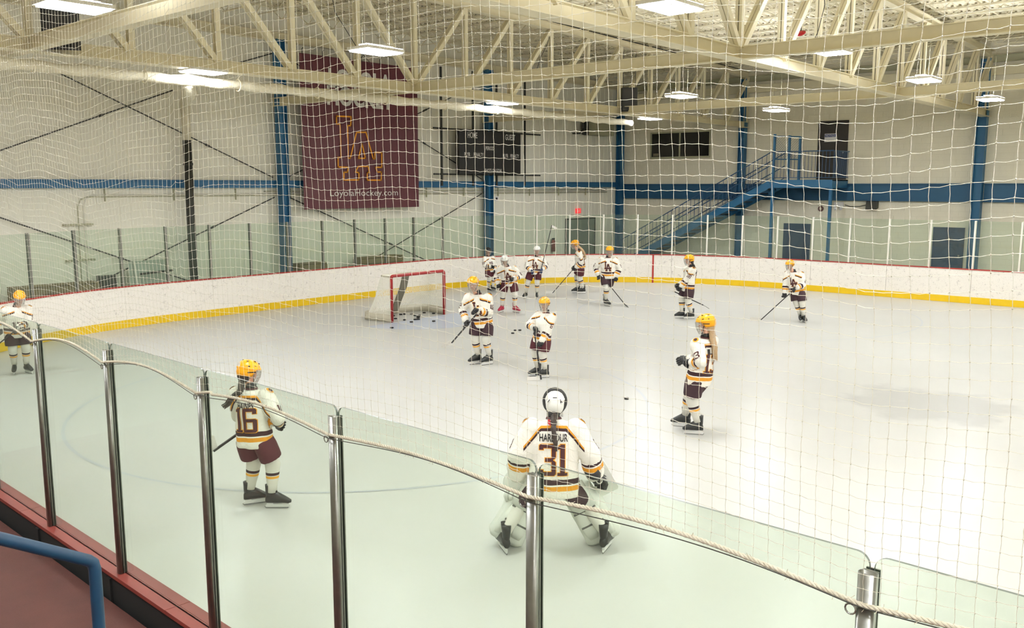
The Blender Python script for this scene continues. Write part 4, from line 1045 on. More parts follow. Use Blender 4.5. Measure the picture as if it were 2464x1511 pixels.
def remeshed(mb, voxel, smooth_it=4, name='m'):
    me = mb.mesh(name); o = bpy.data.objects.new(name, me); COL.objects.link(o)
    r = o.modifiers.new('r', 'REMESH'); r.mode = 'VOXEL'; r.voxel_size = voxel
    s = o.modifiers.new('s', 'SMOOTH'); s.iterations = smooth_it; s.factor = .5
    dg = bpy.context.evaluated_depsgraph_get(); out = bpy.data.meshes.new_from_object(o.evaluated_get(dg))
    bpy.data.objects.remove(o); bpy.data.meshes.remove(me)
    out.polygons.foreach_set('use_smooth', [True] * len(out.polygons)); out.name = name
    return out
def coords(me):
    a = np.zeros(len(me.vertices) * 3, 'f'); me.vertices.foreach_get('co', a); return a.reshape(-1, 3)
def link(me, name, par, m=None):
    o = bpy.data.objects.new(name, me); COL.objects.link(o); o.parent = par
    if m: me.materials.clear(); me.materials.append(m)
    return o
def segd(P, a, b):
    a = np.array(a, 'f'); b = np.array(b, 'f'); d = b - a; L = float(d @ d) ** .5; t = np.clip((P - a) @ d / (L * L), 0, 1)
    return np.linalg.norm(P - (a + t[:, None] * d), axis=1), t * L, L
def ik(a, b, l1, l2, pole):
    a = Vector(a); b = Vector(b); d = b - a; L = d.length
    if L > (l1 + l2) * .995: b = a + d * ((l1 + l2) * .995 / L); d = b - a; L = d.length
    x = (l1 * l1 - l2 * l2 + L * L) / (2 * L); h = math.sqrt(max(0, l1 * l1 - x * x)); u = d / L
    p = Vector(pole); p = (p - u * p.dot(u)).normalized(); return a + u * x + p * h, b

def glove(par, wrist, hand, curl, m, k=1.):
    """hockey glove: flared cuff, padded back, four bent fingers and a thumb, built along wrist->hand"""
    w = Vector(wrist); h = Vector(hand); d = (h - w).normalized(); c = Vector(curl); c = (c - d * c.dot(d)).normalized(); s = d.cross(c)
    mb = MB()
    rs = []
    for t, a, b in ((-.10, .066, .058), (-.05, .062, .054), (.0, .046, .042), (.03, .056, .038), (.08, .058, .036), (.10, .05, .03)):
        p = w + d * t * k; rs.append([p + (s * math.cos(q) * a + c * math.sin(q) * b) * k for q in np.linspace(0, 2 * math.pi, 14, endpoint=False)])
    mb.rings(rs, m)
    for i in range(4):
        o = s * (-.042 + .028 * i) * k; L = (.9, 1., .97, .8)[i]
        b0 = w + d * .085 * k + o; b1 = b0 + d * .035 * L * k + c * .012 * k; b2 = b1 + (c * .04 + d * .008) * L * k; b3 = b2 + (c * .012 - d * .03) * L * k
        mb.tube([b0, b1, b2, b3], [.0155 * k, .0165 * k, .0155 * k, .011 * k], m, 8)
    t0 = w + d * .035 * k - s * .05 * k; mb.tube([t0, t0 + (d * .035 - s * .012 + c * .02) * k, t0 + (d * .05 + s * .01 + c * .05) * k], [.017 * k, .016 * k, .012 * k], m, 8)
    g = mb.build('glove', par, True)
    mb = MB()
    for t in (.02, .06): p = w + d * t * k - c * .04 * k; mb.bar(p - s * .04 * k, p + s * .04 * k, .012 * k, .006 * k, TAPEW if m is not GLOVE else PADG, up=c)
    p = w - d * .08 * k - c * .058 * k; mb.bar(p - s * .03 * k, p + s * .03 * k, .016 * k, .004 * k, TAPEW, up=c)
    mb.build('glove_trim', g)
    return g
def skate(par, ankle, foot, toe, m, k=1., goalie=False):
    """foot: point on the ice under the ankle; toe: horizontal direction"""
    f = Vector(foot); t = Vector((toe[0], toe[1], 0)).normalized(); s = Vector((-t.y, t.x, 0)); z = Vector((0, 0, 1))
    an = Vector(ankle); lean = (an - (f + z * .17)) * .8
    def ring(x, zz, a, b, up=0, n=12):
        p = f + t * x * k + z * zz * k + lean * min(1, max(0, (zz - .05) / .12))
        ax = (t if up else z)
        return [p + (s * math.cos(q) * a + ax * math.sin(q) * b) * k for q in np.linspace(0, 2 * math.pi, n, endpoint=False)]
    mb = MB()
    mb.rings([ring(-.105, .09, .02, .03), ring(-.09, .10, .036, .048), ring(-.03, .12, .042, .075), ring(.035, .115, .044, .068), ring(.10, .098, .046, .046), ring(.15, .082, .04, .03), ring(.178, .078, .02, .016)], m)
    mb.rings([ring(-.035, .08, .036, .062, 1), ring(-.035, .16, .038, .052, 1), ring(-.03, .22, .045, .056, 1), ring(-.028, .255, .048, .06, 1)], m)
    mb.rings([ring(.03, .15, .026, .02, 1), ring(.026, .20, .03, .016, 1), ring(.034, .275, .034, .012, 1)], m)
    b = mb.build('skate', par, True)
    mb = MB()
    for i in range(5): p = f + t * (.02 + i * .022) * k + z * (.165 - i * .012) * k + lean * .6; mb.bar(p - s * .02 * k, p + s * .02 * k, .006, .006, TAPEW)
    mb.build('lace', b)
    mb = MB()
    mb.rings([[f + t * x * k + s * y * k + z * zz * k for x, y in ((-.10, -.014), (.14, -.014), (.14, .014), (-.10, .014))] for zz in (.052, .034)], BLADEH if not goalie else BLADEH)
    for x in (-.065, .105): mb.rings([[f + t * (x + dx) * k + s * y * k + z * zz * k for dx, y in ((-.035, -.011), (.035, -.011), (.035, .011), (-.035, .011))] for zz in (.07, .022)], BLADEH)
    mb.rings([[f + t * x * k + s * y * k + z * zz * k for x, y in ((-.115, -.0065), (.16, -.0065), (.16, .0065), (-.115, .0065))] for zz in (.04, .016)], BLADEH)
    mb.rings([[f + t * (x * e) * k + s * y * k + z * zz * k for x, y in ((-.13, -.0022), (.155, -.0022), (.155, .0022), (-.13, .0022))] for zz, e in ((.022, 1.), (.0, .86))], STEEL)
    mb.build('skate_blade', b)
    return b

def player(label, xy, H, F, pelvis, neck, head, hands, feet, toes, look=None, helm=HELY, pant=MAROON, glv=GLOVE, boot=BOOT, hair=None, elbows=(None, None),
           back=None, crest=False, fname=None, sleeve=None, goalie=False, detail=.014, chestnum=None, shw=.185, wide=1., patch=True):
    """local axes: x to the picture's right, y away from the stands, z up; all in metres"""
    k = H / 1.70
    root = thing('person', label, 'person', (xy[0], xy[1], 0), 0, 'hockey players on the ice')
    rz = math.atan2(-xy[0], xy[1]) ; root.rotation_euler = (0, 0, rz)
    P = Vector(pelvis); N = Vector(neck); HD = Vector(head)
    F = Vector((F[0], F[1], 0)).normalized(); RT = Vector((F.y, -F.x, 0))       # person's right
    U = (N - P).normalized(); FT = RT.cross(U); FT = FT if FT.dot(F) > 0 else -FT
    LK = Vector((look[0], look[1], look[2] if len(look) > 2 else -.12)).normalized() if look else (F + Vector((0, 0, -.15))).normalized()
    sh = [N + RT * sgn * shw * k - U * (.065 if not goalie else .085) * k for sgn in (1, -1)]           # right, left
    EL = []; HN = []
    for i, sgn in enumerate((1, -1)):
        h = Vector(hands[i]); e, h2 = ik(sh[i], h, .285 * k, .27 * k, (RT * sgn * .9 - F * .45 - U * .5) if elbows[i] is None else Vector(elbows[i]) - sh[i])
        EL.append(e); HN.append(h2)
    HP = [P + RT * sgn * .095 * k - U * .03 for sgn in (1, -1)]
    AN = []; KN = []
    for i in range(2):
        f = Vector((feet[i][0], feet[i][1], 0)); fz = feet[i][2] if len(feet[i]) > 2 else 0; td = Vector((toes[i][0], toes[i][1], 0)).normalized()
        f = f + Vector((0, 0, fz)); a = f + Vector((0, 0, .17 * k)) - td * .03 * k + (HP[i] - f) * .04
        dl = (a - HP[i]).length; kn, a2 = ik(HP[i], a, dl * (.515 if not goalie else .56), dl * (.505 if not goalie else .55), td + F * .5); KN.append(kn); AN.append((a, f, td))
    # body: one continuous mesh
    mb = MB()
    def ring(c, a, b, n=16): return [c + RT * a * k * math.cos(q) + FT * b * k * math.sin(q) for q in np.linspace(0, 2 * math.pi, n, endpoint=False)]
    L = (N - P).length
    mb.rings([ring(P - U * .06 * k, .11, .09), ring(P, .15, .11), ring(P + U * L * .3, .13, .095), ring(P + U * L * .65, .155, .105), ring(P + U * L * .88, .15, .085), ring(P + U * L, .07, .06)], SKIN)
    mb.cap(P + U * L * .9, HD - Vector((0, 0, .05 * k)), .055 * k, .052 * k, SKIN)
    for i in range(2):
        mb.cap(sh[i], EL[i], .052 * k, .042 * k, SKIN); mb.cap(EL[i], HN[i], .04 * k, .028 * k, SKIN)
        mb.cap(HP[i], KN[i], .085 * k, .06 * k, SKIN); mb.cap(KN[i], AN[i][0], .056 * k, .038 * k, SKIN); mb.cap(AN[i][0] - Vector((0, 0, .05 * k)), AN[i][1] + AN[i][2] * .09 * k + Vector((0, 0, .085 * k)), .026 * k, .016 * k, SKIN)
    fx = LK; sx = fx.cross(Vector((0, 0, 1))).normalized(); ux = sx.cross(fx)
    M = Matrix((sx, fx, ux)).transposed()
    mb.ell(HD + M @ Vector((0, -.005, .02)) * k, (.076 * k, .096 * k, .098 * k), SKIN, 20, 14, M)
    mb.ell(HD + M @ Vector((0, .035, -.055)) * k, (.05 * k, .055 * k, .05 * k), SKIN, 14, 10, M)
    mb.cap(HD + M @ Vector((0, .09, .01)) * k, HD + M @ Vector((0, .105, -.018)) * k, .010 * k, .016 * k, SKIN, 8)
    for sg_ in (-1, 1): mb.ell(HD + M @ Vector((sg_ * .077, -.005, -.005)) * k, (.012 * k, .02 * k, .032 * k), SKIN, 8, 6, M)
    body = link(remeshed(mb, .0125, 2, 'body'), 'body', root, SKIN)
    mb = MB()
    for sg_ in (-1, 1): mb.ell(HD + M @ Vector((sg_ * .031, .083, .018)) * k, (.014 * k, .009 * k, .0085 * k), TAPEW, 10, 6, M); mb.ell(HD + M @ Vector((sg_ * .031, .0905, .018)) * k, (.006 * k, .003 * k, .006 * k), BLACK, 8, 6, M); mb.bar(HD + M @ Vector((sg_ * .015, .093, .037)) * k, HD + M @ Vector((sg_ * .048, .084, .039)) * k, .006 * k, .006 * k, HAIRD)
    mb.build('eye', body, True)
    mb = MB(); mb.ell(HD + M @ Vector((0, .09, -.05)) * k, (.022 * k, .008 * k, .006 * k), mat('lips', srgb(168, 92, 88), .5), 10, 6, M); mb.build('mouth', body, True)
    # jersey
    mb = MB(); hem = P - U * (.12 if not goalie else .15) * k; wd = wide
    Lh = (N - hem).length
    mb.rings([ring(hem, .205 * wd, .165, 24), ring(hem + U * Lh * .2, .21 * wd, .165, 24), ring(hem + U * Lh * .45, .20 * wd, .15, 24), ring(hem + U * Lh * .7, .21 * wd, .15, 24), ring(hem + U * Lh * .86, .20 * wd, .125, 24), ring(hem + U * Lh * .94, .155 * wd, .105, 24), ring(hem + U * Lh * 1.0, .072, .072, 24)], JERSEY)
    CF = []
    for i in range(2):
        cuff = EL[i].lerp(HN[i], .82 if not goalie else .75); CF.append(cuff)
        mb.cap(sh[i] - U * .01, EL[i], (.098 if not goalie else .108) * k, (.078 if not goalie else .11) * k, JERSEY, 18); mb.cap(EL[i], cuff, (.078 if not goalie else .11) * k, (.066 if not goalie else .095) * k, JERSEY, 18)
    jm = remeshed(mb, detail, 5, 'jersey'); Pn = coords(jm)
    rs_ = np.random.RandomState(int(abs(xy[0] * 100)) % 9999)
    # cloth folds
    ns = np.zeros(len(Pn)); 
    for _ in range(14):
        kv = rs_.normal(size=3) * 22; kv[2] *= .6; ns += np.sin(Pn @ kv + rs_.uniform(0, 6.3)) * .0016
    Pn2 = Pn + np.stack([ns, ns * .8, ns * .3], 1) * k; jm.vertices.foreach_set('co', Pn2.astype('f').ravel())
    dT, tT, _ = segd(Pn, hem, N); hgt = (Pn - np.array(hem)) @ np.array(U)
    lat = (Pn - np.array(N)) @ np.array(RT); dTn = dT - .17 * k
    band = np.clip(hgt / k, 0, 1); best = dTn.copy()
    arm = np.zeros(len(Pn), bool)
    for i in range(2):
        d1, _, _ = segd(Pn, sh[i], EL[i]); d2, _, _ = segd(Pn, EL[i], CF[i]); 
        fa = (CF[i] - EL[i]); fl = fa.length; fu = np.array(fa.normalized()); s2 = fl - (Pn - np.array(EL[i])) @ fu
        d = np.minimum(d1 - .09 * k, d2 - .075 * k); isarm = (d < best) & (tT < .9 * (N - hem).length)
        s_ = np.where(d2 - .075 * k < d1 - .09 * k, np.clip(s2, 0, 1), fl + .02 + .3)
        # along upper arm
        ua = (EL[i] - sh[i]); ul = ua.length; s1 = fl + ul - (Pn - np.array(sh[i])) @ np.array(ua.normalized())
        s_ = np.where(d1 - .09 * k <= d2 - .075 * k, np.maximum(s1, fl * .9), s_)
        band = np.where(isarm, np.clip(s_ / k + (.02 if not goalie else .02), 0, 1), band); best = np.where(isarm, d, best); arm |= isarm
    band = np.where(~arm, np.clip(band, 0, 1), band)
    al = np.abs(lat) / k; g = ((N - hem).length - hgt) / k
    front = ((Pn - np.array(N)) @ np.array(FT)) > 0
    yk = np.where(front, (g - .035 - al * .42) * 1.2 + .10, g - .055 - np.maximum(0, al - .12) * 1.15 + .10)
    yk = np.where((al > .30) | (g > .36) | (front & (al > .27)), 1., np.clip(yk, 0, 1)); yk = np.where(front & (al < .05), 1., yk)
    for nm, arr in (('band', band), ('yoke', yk)):
        a_ = jm.attributes.new(nm, 'FLOAT', 'POINT'); a_.data.foreach_set('value', arr.astype('f'))
    jo = link(jm, 'jersey', root, JERSEY)
    mb = MB()   # dark collar
    mb.rings([ring(N + U * .002, .078, .078, 20), ring(N + U * .02 * k, .07, .07, 20), ring(N + U * .02 * k, .06, .06, 20), ring(N + U * .0, .06, .06, 20)], JNUM, False); mb.build('collar', jo, True)
    mb = MB(); mb.rings([ring(N - U * .02, .06, .06, 14), ring(N + U * .06 * k, .057, .06, 14), ring(N + U * .075 * k, .05, .05, 14)], BLACK); mb.build('neck_guard', root, True)
    bv = BVHTree.FromPolygons([Vector(v) for v in Pn2.tolist()], [list(p.vertices) for p in jm.polygons])
    def decal(vs, fs, c, n, m, off=.004, name='number', lat_sx=1., updir=None):
        n = Vector(n).normalized(); u_ = (updir or U); u_ = (u_ - n * u_.dot(n)).normalized(); r = u_.cross(n)
        out = []; c = Vector(c)
        for q in vs:
            p0 = c + r * q[0] + u_ * q[1]; o_ = p0 + n * .5; hit = bv.ray_cast(o_, -n, .75)
            out.append((hit[0] + n * off) if hit[0] is not None else None)
        fs2 = [f for f in fs if all(out[i] is not None for i in f)]
        if not fs2: return
        med = float(np.median([(o_ - c).dot(n) for o_ in out if o_ is not None]))
        fs2 = [f for f in fs2 if all(abs((out[i] - c).dot(n) - med) < .14 for i in f)]
        mb = MB(); mb.add([o_ if o_ is not None else c for o_ in out], fs2, m); return mb.build(name, jo)
    def outlined(txt, size, c, n, w=None, **kw):
        ww = w or size * .62 * len(txt)
        vs, fs = block_number(txt, ww, size * .74, .04); decal(vs, fs, c, n, JYEL, .006, 'number_outline', **kw)
        vs, fs = block_number(txt, ww, size * .74); decal(vs, fs, c, n, JNUM, .010, 'number', **kw)
    mid = hem.lerp(N, .5)
    if back: outlined(back, .36 * k * (1.1 if goalie else 1), mid + U * (.0 if goalie else .0) * k, -FT, (.145 if len(back) == 1 else .27) * k * (1.0 if goalie else .95))
    if fname: vs, fs = textmesh(fname, .10 * k, JBLK, .27 * k if goalie else .2 * k, .02, .002); decal(vs, fs, N - U * .165 * k, -FT, JBLK, .008, 'name_lettering')
    if crest:
        vs, fs = emblem(.27 * k, .02); 
        decal([Vector((q[0] * 1.08, q[1] * 1.05, 0)) for q in vs], fs, mid + U * .06 * k, FT, JYEL, .005, 'crest_outline'); decal(vs, fs, mid + U * .06 * k, FT, JNUM, .009, 'crest')
    if chestnum:
        for txt, (sc, dx, dz) in chestnum.items(): vs, fs = block_number(txt, sc * .5 * len(txt) * k, sc * .78 * k); decal(vs, fs, mid + RT * dx * k + U * dz * k, FT, JNUM, .008)
    if sleeve:
        for i in range(2):
            c = sh[i].lerp(EL[i], .62); d_ = (RT * (1 if i == 0 else -1)); ax = (sh[i] - EL[i]).normalized(); vs, fs = block_number(sleeve, .058 * len(sleeve) * k, .095 * k); decal(vs, fs, c, d_ + F * .25, JNUM, .008, 'sleeve_number', updir=ax)
    if patch:
        for i in range(2):
            c = sh[i] + U * .03 * k; d_ = (RT * (1 if i == 0 else -1) * .8 + U * .55 ); 
            vs = [(0, 0)] + [(.042 * k * math.cos(q), .042 * k * math.sin(q)) for q in np.linspace(0, 2 * math.pi, 16, endpoint=False)]; fs = [(0, 1 + j, 1 + (j + 1) % 16) for j in range(16)]
            decal(vs, fs, c, d_, JYEL, .007, 'shoulder_patch'); decal([(q[0] * .6, q[1] * .6) for q in vs], fs, c, d_, DKPANT, .010, 'shoulder_patch')
    # pants
    mb = MB(); pw = wide * (.85 if goalie else 1.)
    mb.rings([ring(P - U * .10 * k, .16 * pw, .14, 20), ring(P, .19 * pw, .15, 20), ring(P + U * .1 * k, .17 * pw, .13, 20)], pant)
    for i in range(2):
        kt = HP[i].lerp(KN[i], .80); d_ = (kt - HP[i]).normalized(); 
        rs = []
        for t, a, b in ((0, .10, .135), (.35, .118, .14), (.75, .12, .135), (1., .118, .13)):
            c = HP[i].lerp(kt, t) + RT * (.012 * (1 if i == 0 else -1)) * k; s_ = RT - d_ * RT.dot(d_); s_.normalize(); f_ = s_.cross(d_)
            a *= .78 if goalie else 1.; rs.append([c + (s_ * a * math.cos(q) + f_ * b * math.sin(q)) * k for q in np.linspace(0, 2 * math.pi, 18, endpoint=False)])
        mb.rings(rs, pant)
    link(remeshed(mb, .014, 3, 'pants'), 'pants', root, pant)
    # socks, skates
    for i in range(2):
        a, f, td = AN[i]; kn = KN[i]; d_ = (a - kn); Ls = d_.length; d_.normalize(); s_ = RT - d_ * RT.dot(d_); s_.normalize(); f_ = s_.cross(d_)
        top = kn - (kn - HP[i]).normalized() * .0 + (HP[i] - kn).normalized() * .17 * k
        rr = [(-.3, .082), (0, .084), (.15, .078), (.28, .074), (.38, .072), (.41, .071), (.50, .069), (.54, .067), (.62, .062), (.8, .054), (1.04, .05)]
        ms = [SOCKW, SOCKW, SOCKW, SOCKD, SOCKW, SOCKY, SOCKW, SOCKW, SOCKW, SOCKW] if not goalie else [SOCKW] * 10
        rs = []
        for t, r in rr:
            c = kn.lerp(a, t) if t >= 0 else kn.lerp(top, -t / .3)
            rs.append([c + (s_ * r * math.cos(q) + f_ * r * 1.12 * math.sin(q)) * k for q in np.linspace(0, 2 * math.pi, 16, endpoint=False)])
        mb = MB(); mb.rings(rs, SOCKW, True, ms); mb.build('sock', root, True)
        skate(root, a, f, td, boot, k, goalie)
    # gloves
    if not goalie:
        for i in range(2):
            w = EL[i].lerp(HN[i], .86); glove(root, w, HN[i], F * .8 - Vector((0, 0, .5)), glv if not isinstance(glv, tuple) else glv[i], k * 1.05)
    # helmet
    hp = HD + ux * .03 * k; hk = k; k = k * (.86 if goalie else 1.)
    mb = MB(); rs = []
    for zz, a, b, dy in ((-.055, .088, .105, -.02), (-.02, .104, .128, -.008), (.02, .108, .134, 0), (.06, .102, .126, .0), (.095, .08, .1, -.004), (.118, .045, .06, -.006), (.124, .01, .012, -.006)):
        row = []
        for j in range(28):
            q = 2 * math.pi * j / 28; c_, s_ = math.cos(q), math.sin(q); z2 = zz
            if s_ > .35 and zz < .03: z2 = max(zz, .028 + .0 * zz)    # open the front above the eyes
            p = Vector((a * c_, b * s_ + dy, z2)); rad = 1 + .022 * math.sin(4 * q) * (1 if zz > 0 else .3) - (.03 if abs(c_) < .16 and zz > .05 else 0)
            p = Vector((p.x * rad, p.y * rad, p.z)); row.append(hp + M @ (p * k))
        rs.append(row)
    mb.rings(rs, helm)
    mb.rings([[hp + M @ (Vector((.108 * math.cos(q) * e, .134 * math.sin(q) * e, zz)) * k) for q in np.linspace(0, 2 * math.pi, 28, endpoint=False)] for e, zz in ((1.0, .018), (1.035, .026), (1.03, .038), (.99, .046))], helm)
    he = mb.build('helmet', root, True)
    mb = MB(); dk = BLACK
    if not goalie:
        for sx_ in (-1, 1):
            for (x, y, zz, l) in ((.045, .085, .088, .028), (.055, .03, .108, .03), (.05, -.05, .108, .03), (.095, .02, .062, .035), (.092, -.05, .058, .03)):
                p = Vector((sx_ * x, y, zz)) * k; mb.ell(hp + M @ p, (.006 * k, l * .55 * k, .007 * k), dk, 8, 6, M)
            mb.bar(hp + M @ (Vector((sx_ * .106, .03, .0)) * k), hp + M @ (Vector((sx_ * .1, -.06, -.01)) * k), .01 * k, .012 * k, dk)
            mb.bar(hp + M @ (Vector((sx_ * .098, .02, -.03)) * k), hp + M @ (Vector((sx_ * .05, .06, -.14)) * k), .008 * k, .012 * k, dk)
        mb.build('helmet_vent', he, kind='stuff')
        mb = MB(); mb.box((-.03, -.006, -.02), (.03, 0, .02), TAPEW); 
        for i_, v in enumerate(mb.v): p = Vector(v); mb.v[i_] = tuple(hp + M @ (Vector((p.x, -.126 + p.y, .062 + p.z)) * k))
        mb.build('helmet_sticker', he)
    k = hk
    # cage
    mb = MB(); cr = .0035 * k
    def cg(q, zz): 
        b_ = .128 if zz > -.06 else .128 - (abs(zz + .06) * .35); return hp + M @ (Vector((.098 * math.sin(q) * (1 if zz > -.08 else .8), b_ * math.cos(q) + .018, zz)) * k)
    for zz in (.02, -.01, -.045, -.08, -.115, -.145): mb.tube([cg(q, zz) for q in np.linspace(-1.35, 1.35, 11)], cr, CAGE, 5)
    for q in (-1.3, -.95, -.6, -.3, 0, .3, .6, .95, 1.3): mb.tube([cg(q, zz) for zz in (.025, -.01, -.05, -.09, -.145)], cr, CAGE, 5)
    mb.build('cage', he)
    if hair:
        hm, kind = hair; mb = MB()
        st_ = HD - LK * .075 * k - Vector((0, 0, .06 * k)); bk = -FT
        pts = [st_, N + bk * .12 * k - U * .0, N + bk * .17 * k - U * .10 * k, N + bk * .18 * k - U * .22 * k + RT * (.02), N + bk * .18 * k - U * (.30 if kind == 'braid' else .27) * k + RT * .03]
        if kind == 'side': pts = [st_, N + bk * .13 * k - RT * .05 * k, N + bk * .17 * k - RT * .14 * k - U * .08 * k, N + bk * .16 * k - RT * .2 * k - U * .16 * k, N + bk * .15 * k - RT * .25 * k - U * .19 * k]
        # smooth
        Q = []
        for i in range(len(pts) - 1):
            for t in np.linspace(0, 1, 6, endpoint=False): Q.append(Vector(pts[i]).lerp(Vector(pts[i + 1]), t))
        n_ = len(Q); rad = [(.047 if kind == 'tail' else .034 if kind == 'side' else .030) * k * (1 - .55 * (i / n_) ** 2) * (1 + (.22 * math.sin(i * 1.9) if kind == 'braid' else .04 * math.sin(i * 2.3))) for i in range(n_)]
        mb.tube(Q, rad, hm, 10)
        if kind != 'braid':
            r5 = random.Random(int(abs(xy[1] * 50)))
            for j in range(14):
                o_ = Vector((r5.uniform(-.02, .02), r5.uniform(-.02, .02), r5.uniform(-.01, .01))) * k; mb.tube([q + o_ * (1.2 + .6 * i / n_) for i, q in enumerate(Q[4:] + [Q[-1] + (Q[-1] - Q[-3]) * r5.uniform(.4, 1.3)])], .006 * k, hm, 4)
        mb.ell(HD - LK * .05 * k - Vector((0, 0, .03 * k)), (.075 * k, .075 * k, .08 * k), hm, 14, 8)
        mb.build('hair', root, True)
    root['_'] = 0; del root['_']
    return root, dict(sh=sh, EL=EL, HN=HN, HP=HP, KN=KN, AN=AN, N=N, P=P, U=U, RT=RT, FT=FT, k=k, M=M, hp=hp, he=he, body=body, jo=jo, decal=decal, HD=HD)

def stick(root, label, top, bottom, blade, shaft=TAPEB, bl=TAPEW, two=None, grip=TAPEW):
    """a hockey stick in the frame of the player holding it; top, bottom (heel) and blade tip are local"""
    t = thing('hockey_stick', label, 'hockey stick', root.location, root.rotation_euler.z, 'hockey sticks')
    a = Vector(top); b = Vector(bottom); c = Vector(blade)
    mb = MB(); d = (b - a).normalized(); mb.bar(a, b, .03, .022, shaft); mb.build('shaft', t)
    mb = MB(); mb.bar(a - d * .01, a + d * .14, .035, .028, grip); mb.build('grip_tape', t)
    if two: mb = MB(); mb.bar(a + d * .14, a.lerp(b, .62), .0315, .0235, two); mb.build('shaft_finish', t)
    e = (c - b).normalized(); up = -(d - e * d.dot(e)).normalized(); sd = e.cross(up).normalized()
    mb = MB(); rs = []
    for i, f in enumerate((-.12, .0, .2, .45, .7, .92, 1.0)):
        p = b.lerp(c, max(0, f)) + sd * .02 * max(0, f) ** 2 + (d * f * .25 if f < 0 else Vector((0, 0, 0)))
        h = .016 if f < 0 else (.034 if f < .93 else .022); w = .009
        rs.append([p - sd * w / 2 - up * .012, p + sd * w / 2 - up * .012, p + sd * w / 2 + up * (h * 2 - .014), p - sd * w / 2 + up * (h * 2 - .014)])
    mb.rings(rs, bl); mb.build('blade', t)
    return t

X = Vector
# 16, back turned, near left
r16, d = player('player with 16 on the back turned away behind the near glass at the left', (-8.17, 5.27), 1.66, (.48, .75), (-.09, 0, .82), (-.10, .03, 1.33), (-.125, .05, 1.50),
    [(.17, .02, .93), (-.05, .30, .86)], [(.11, -.06), (-.12, .14)], [(.9, -.25), (.9, .1)], look=(.85, .45, -.2), back='16', fname='HAINES', hair=(HAIRD, 'side'), detail=.012, elbows=((.15, -.12, 1.03), None), pant=MAROON, sleeve='16')
stick(r16, 'stick held low across the front of the player with 16 on the back', (.10, .42, .98), (-.53, .28, .60), (-.565, .24, .78))
# 13
r13, d = player('player with 13 on the back and long blond hair standing right of centre', (-6.08, 10.9), 1.72, (-.80, .50), (.08, 0, .86), (.14, 0, 1.40), (.15, 0, 1.585),
    [(-.13, .12, 1.05), (-.045, -.10, 1.06)], [(-.14, .26, .03), (.04, 0)], [(-1, .15), (-1, -.0)], look=(-1, .12, -.15), back='13', fname='LI', hair=(HAIRB, 'tail'), detail=.013, pant=DKPANT, sleeve='13', elbows=(None, (.03, -.22, 1.02)))
# 42
r42, d = player('player in 42 jersey facing the stands left of centre, left glove on the chest', (-11.72, 12.59), 1.77, (-.25, -1), (.0, 0, .88), (-.08, -.02, 1.41), (-.17, -.05, 1.60),
    [(-.31, -.06, .86), (-.10, -.27, 1.11)], [(-.12, .04), (.11, -.03)], [(-.9, -.5), (-.9, -.6)], look=(-.25, -1, -.1), crest=True, detail=.014, pant=DKPANT, sleeve='42', elbows=((-.34, .05, 1.1), (.17, -.1, 1.08)))
stick(r42, 'stick slanting down left from the gloves of the player in the 42 jersey', (-.02, -.32, 1.15), (-.60, .12, .42), (-.80, .2, .30))
# 6
r6, d = player('shorter player in number 6 jersey holding an upright stick at the centre', (-10.1, 12.42), 1.54, (-.72, -.75), (.03, 0, .76), (.10, .0, 1.20), (.07, -.03, 1.365),
    [(-.10, -.10, .93), (-.01, -.24, .66)], [(-.08, .10), (.06, -.03)], [(-.9, -.25), (-.95, -.2)], look=(-.35, -1, -.12), chestnum={'6': (.17, -.02, -.12)}, detail=.013, pant=MAROON, sleeve='6', elbows=((-.15, .0, .95), (.26, -.1, .90)))
stick(r6, 'upright stick with white blade held by the shorter player in number 6', (-.13, -.14, 1.02), (.015, -.27, .02), (-.24, -.30, .02))
# 19 black helmet
player('player in black helmet standing farthest left beside the boards behind the others', (-19.81, 21.66), 1.50, (.60, -.85), (.02, 0, .76), (-.04, 0, 1.18), (-.045, -.02, 1.35),
    [(.07, -.20, .86), (.17, -.08, .70)], [(-.03, .0), (.13, -.02)], [(.5, -.7), (.9, -.4)], helm=HELB, detail=.018, chestnum={'19': (.15, .02, .04)}, pant=MAROON, sleeve='19', hair=(HAIRD, 'tail'))
# 4 white helmet, red skates
r4, d = player('player in white helmet and crimson skates facing the stands with legs apart', (-16.1, 18.4), 1.68, (-.08, -1), (0, 0, .88), (-.06, -.06, 1.30), (-.12, -.14, 1.46),
    [(-.30, -.05, .78), (.10, -.25, .97)], [(-.21, .02), (.19, -.0)], [(-.5, -.85), (.7, -.7)], look=(-.1, -1, -.35), helm=HELW, boot=BOOTR, crest=True, detail=.016, wide=1.12, sleeve='4', elbows=((-.4, .1, .95), (.33, -.05, 1.02)))
stick(r4, 'pale stick held slanting across the body of the player in crimson skates', (.22, -.30, 1.06), (-.52, .0, .36), (-.66, .08, .25), SHAFTW, TAPEB)
# 8 white helmet, stick up
r8, d = player('player in white helmet holding a stick straight up with blue gloves', (-17.57, 21.27), 1.67, (-.05, -1), (.02, 0, .88), (.06, -.02, 1.32), (.09, -.04, 1.50),
    [(-.07, -.22, .88), (.24, -.24, .92)], [(-.27, .03), (.09, -.03)], [(-.45, -.9), (.05, -1)], helm=HELW, glv=GLOVEB, crest=True, detail=.017, sleeve='8')
stick(r8, 'black stick held straight up above the white-helmeted player in blue gloves', (.19, -.26, .80), (.54, -.28, 2.30), (.70, -.30, 2.22))
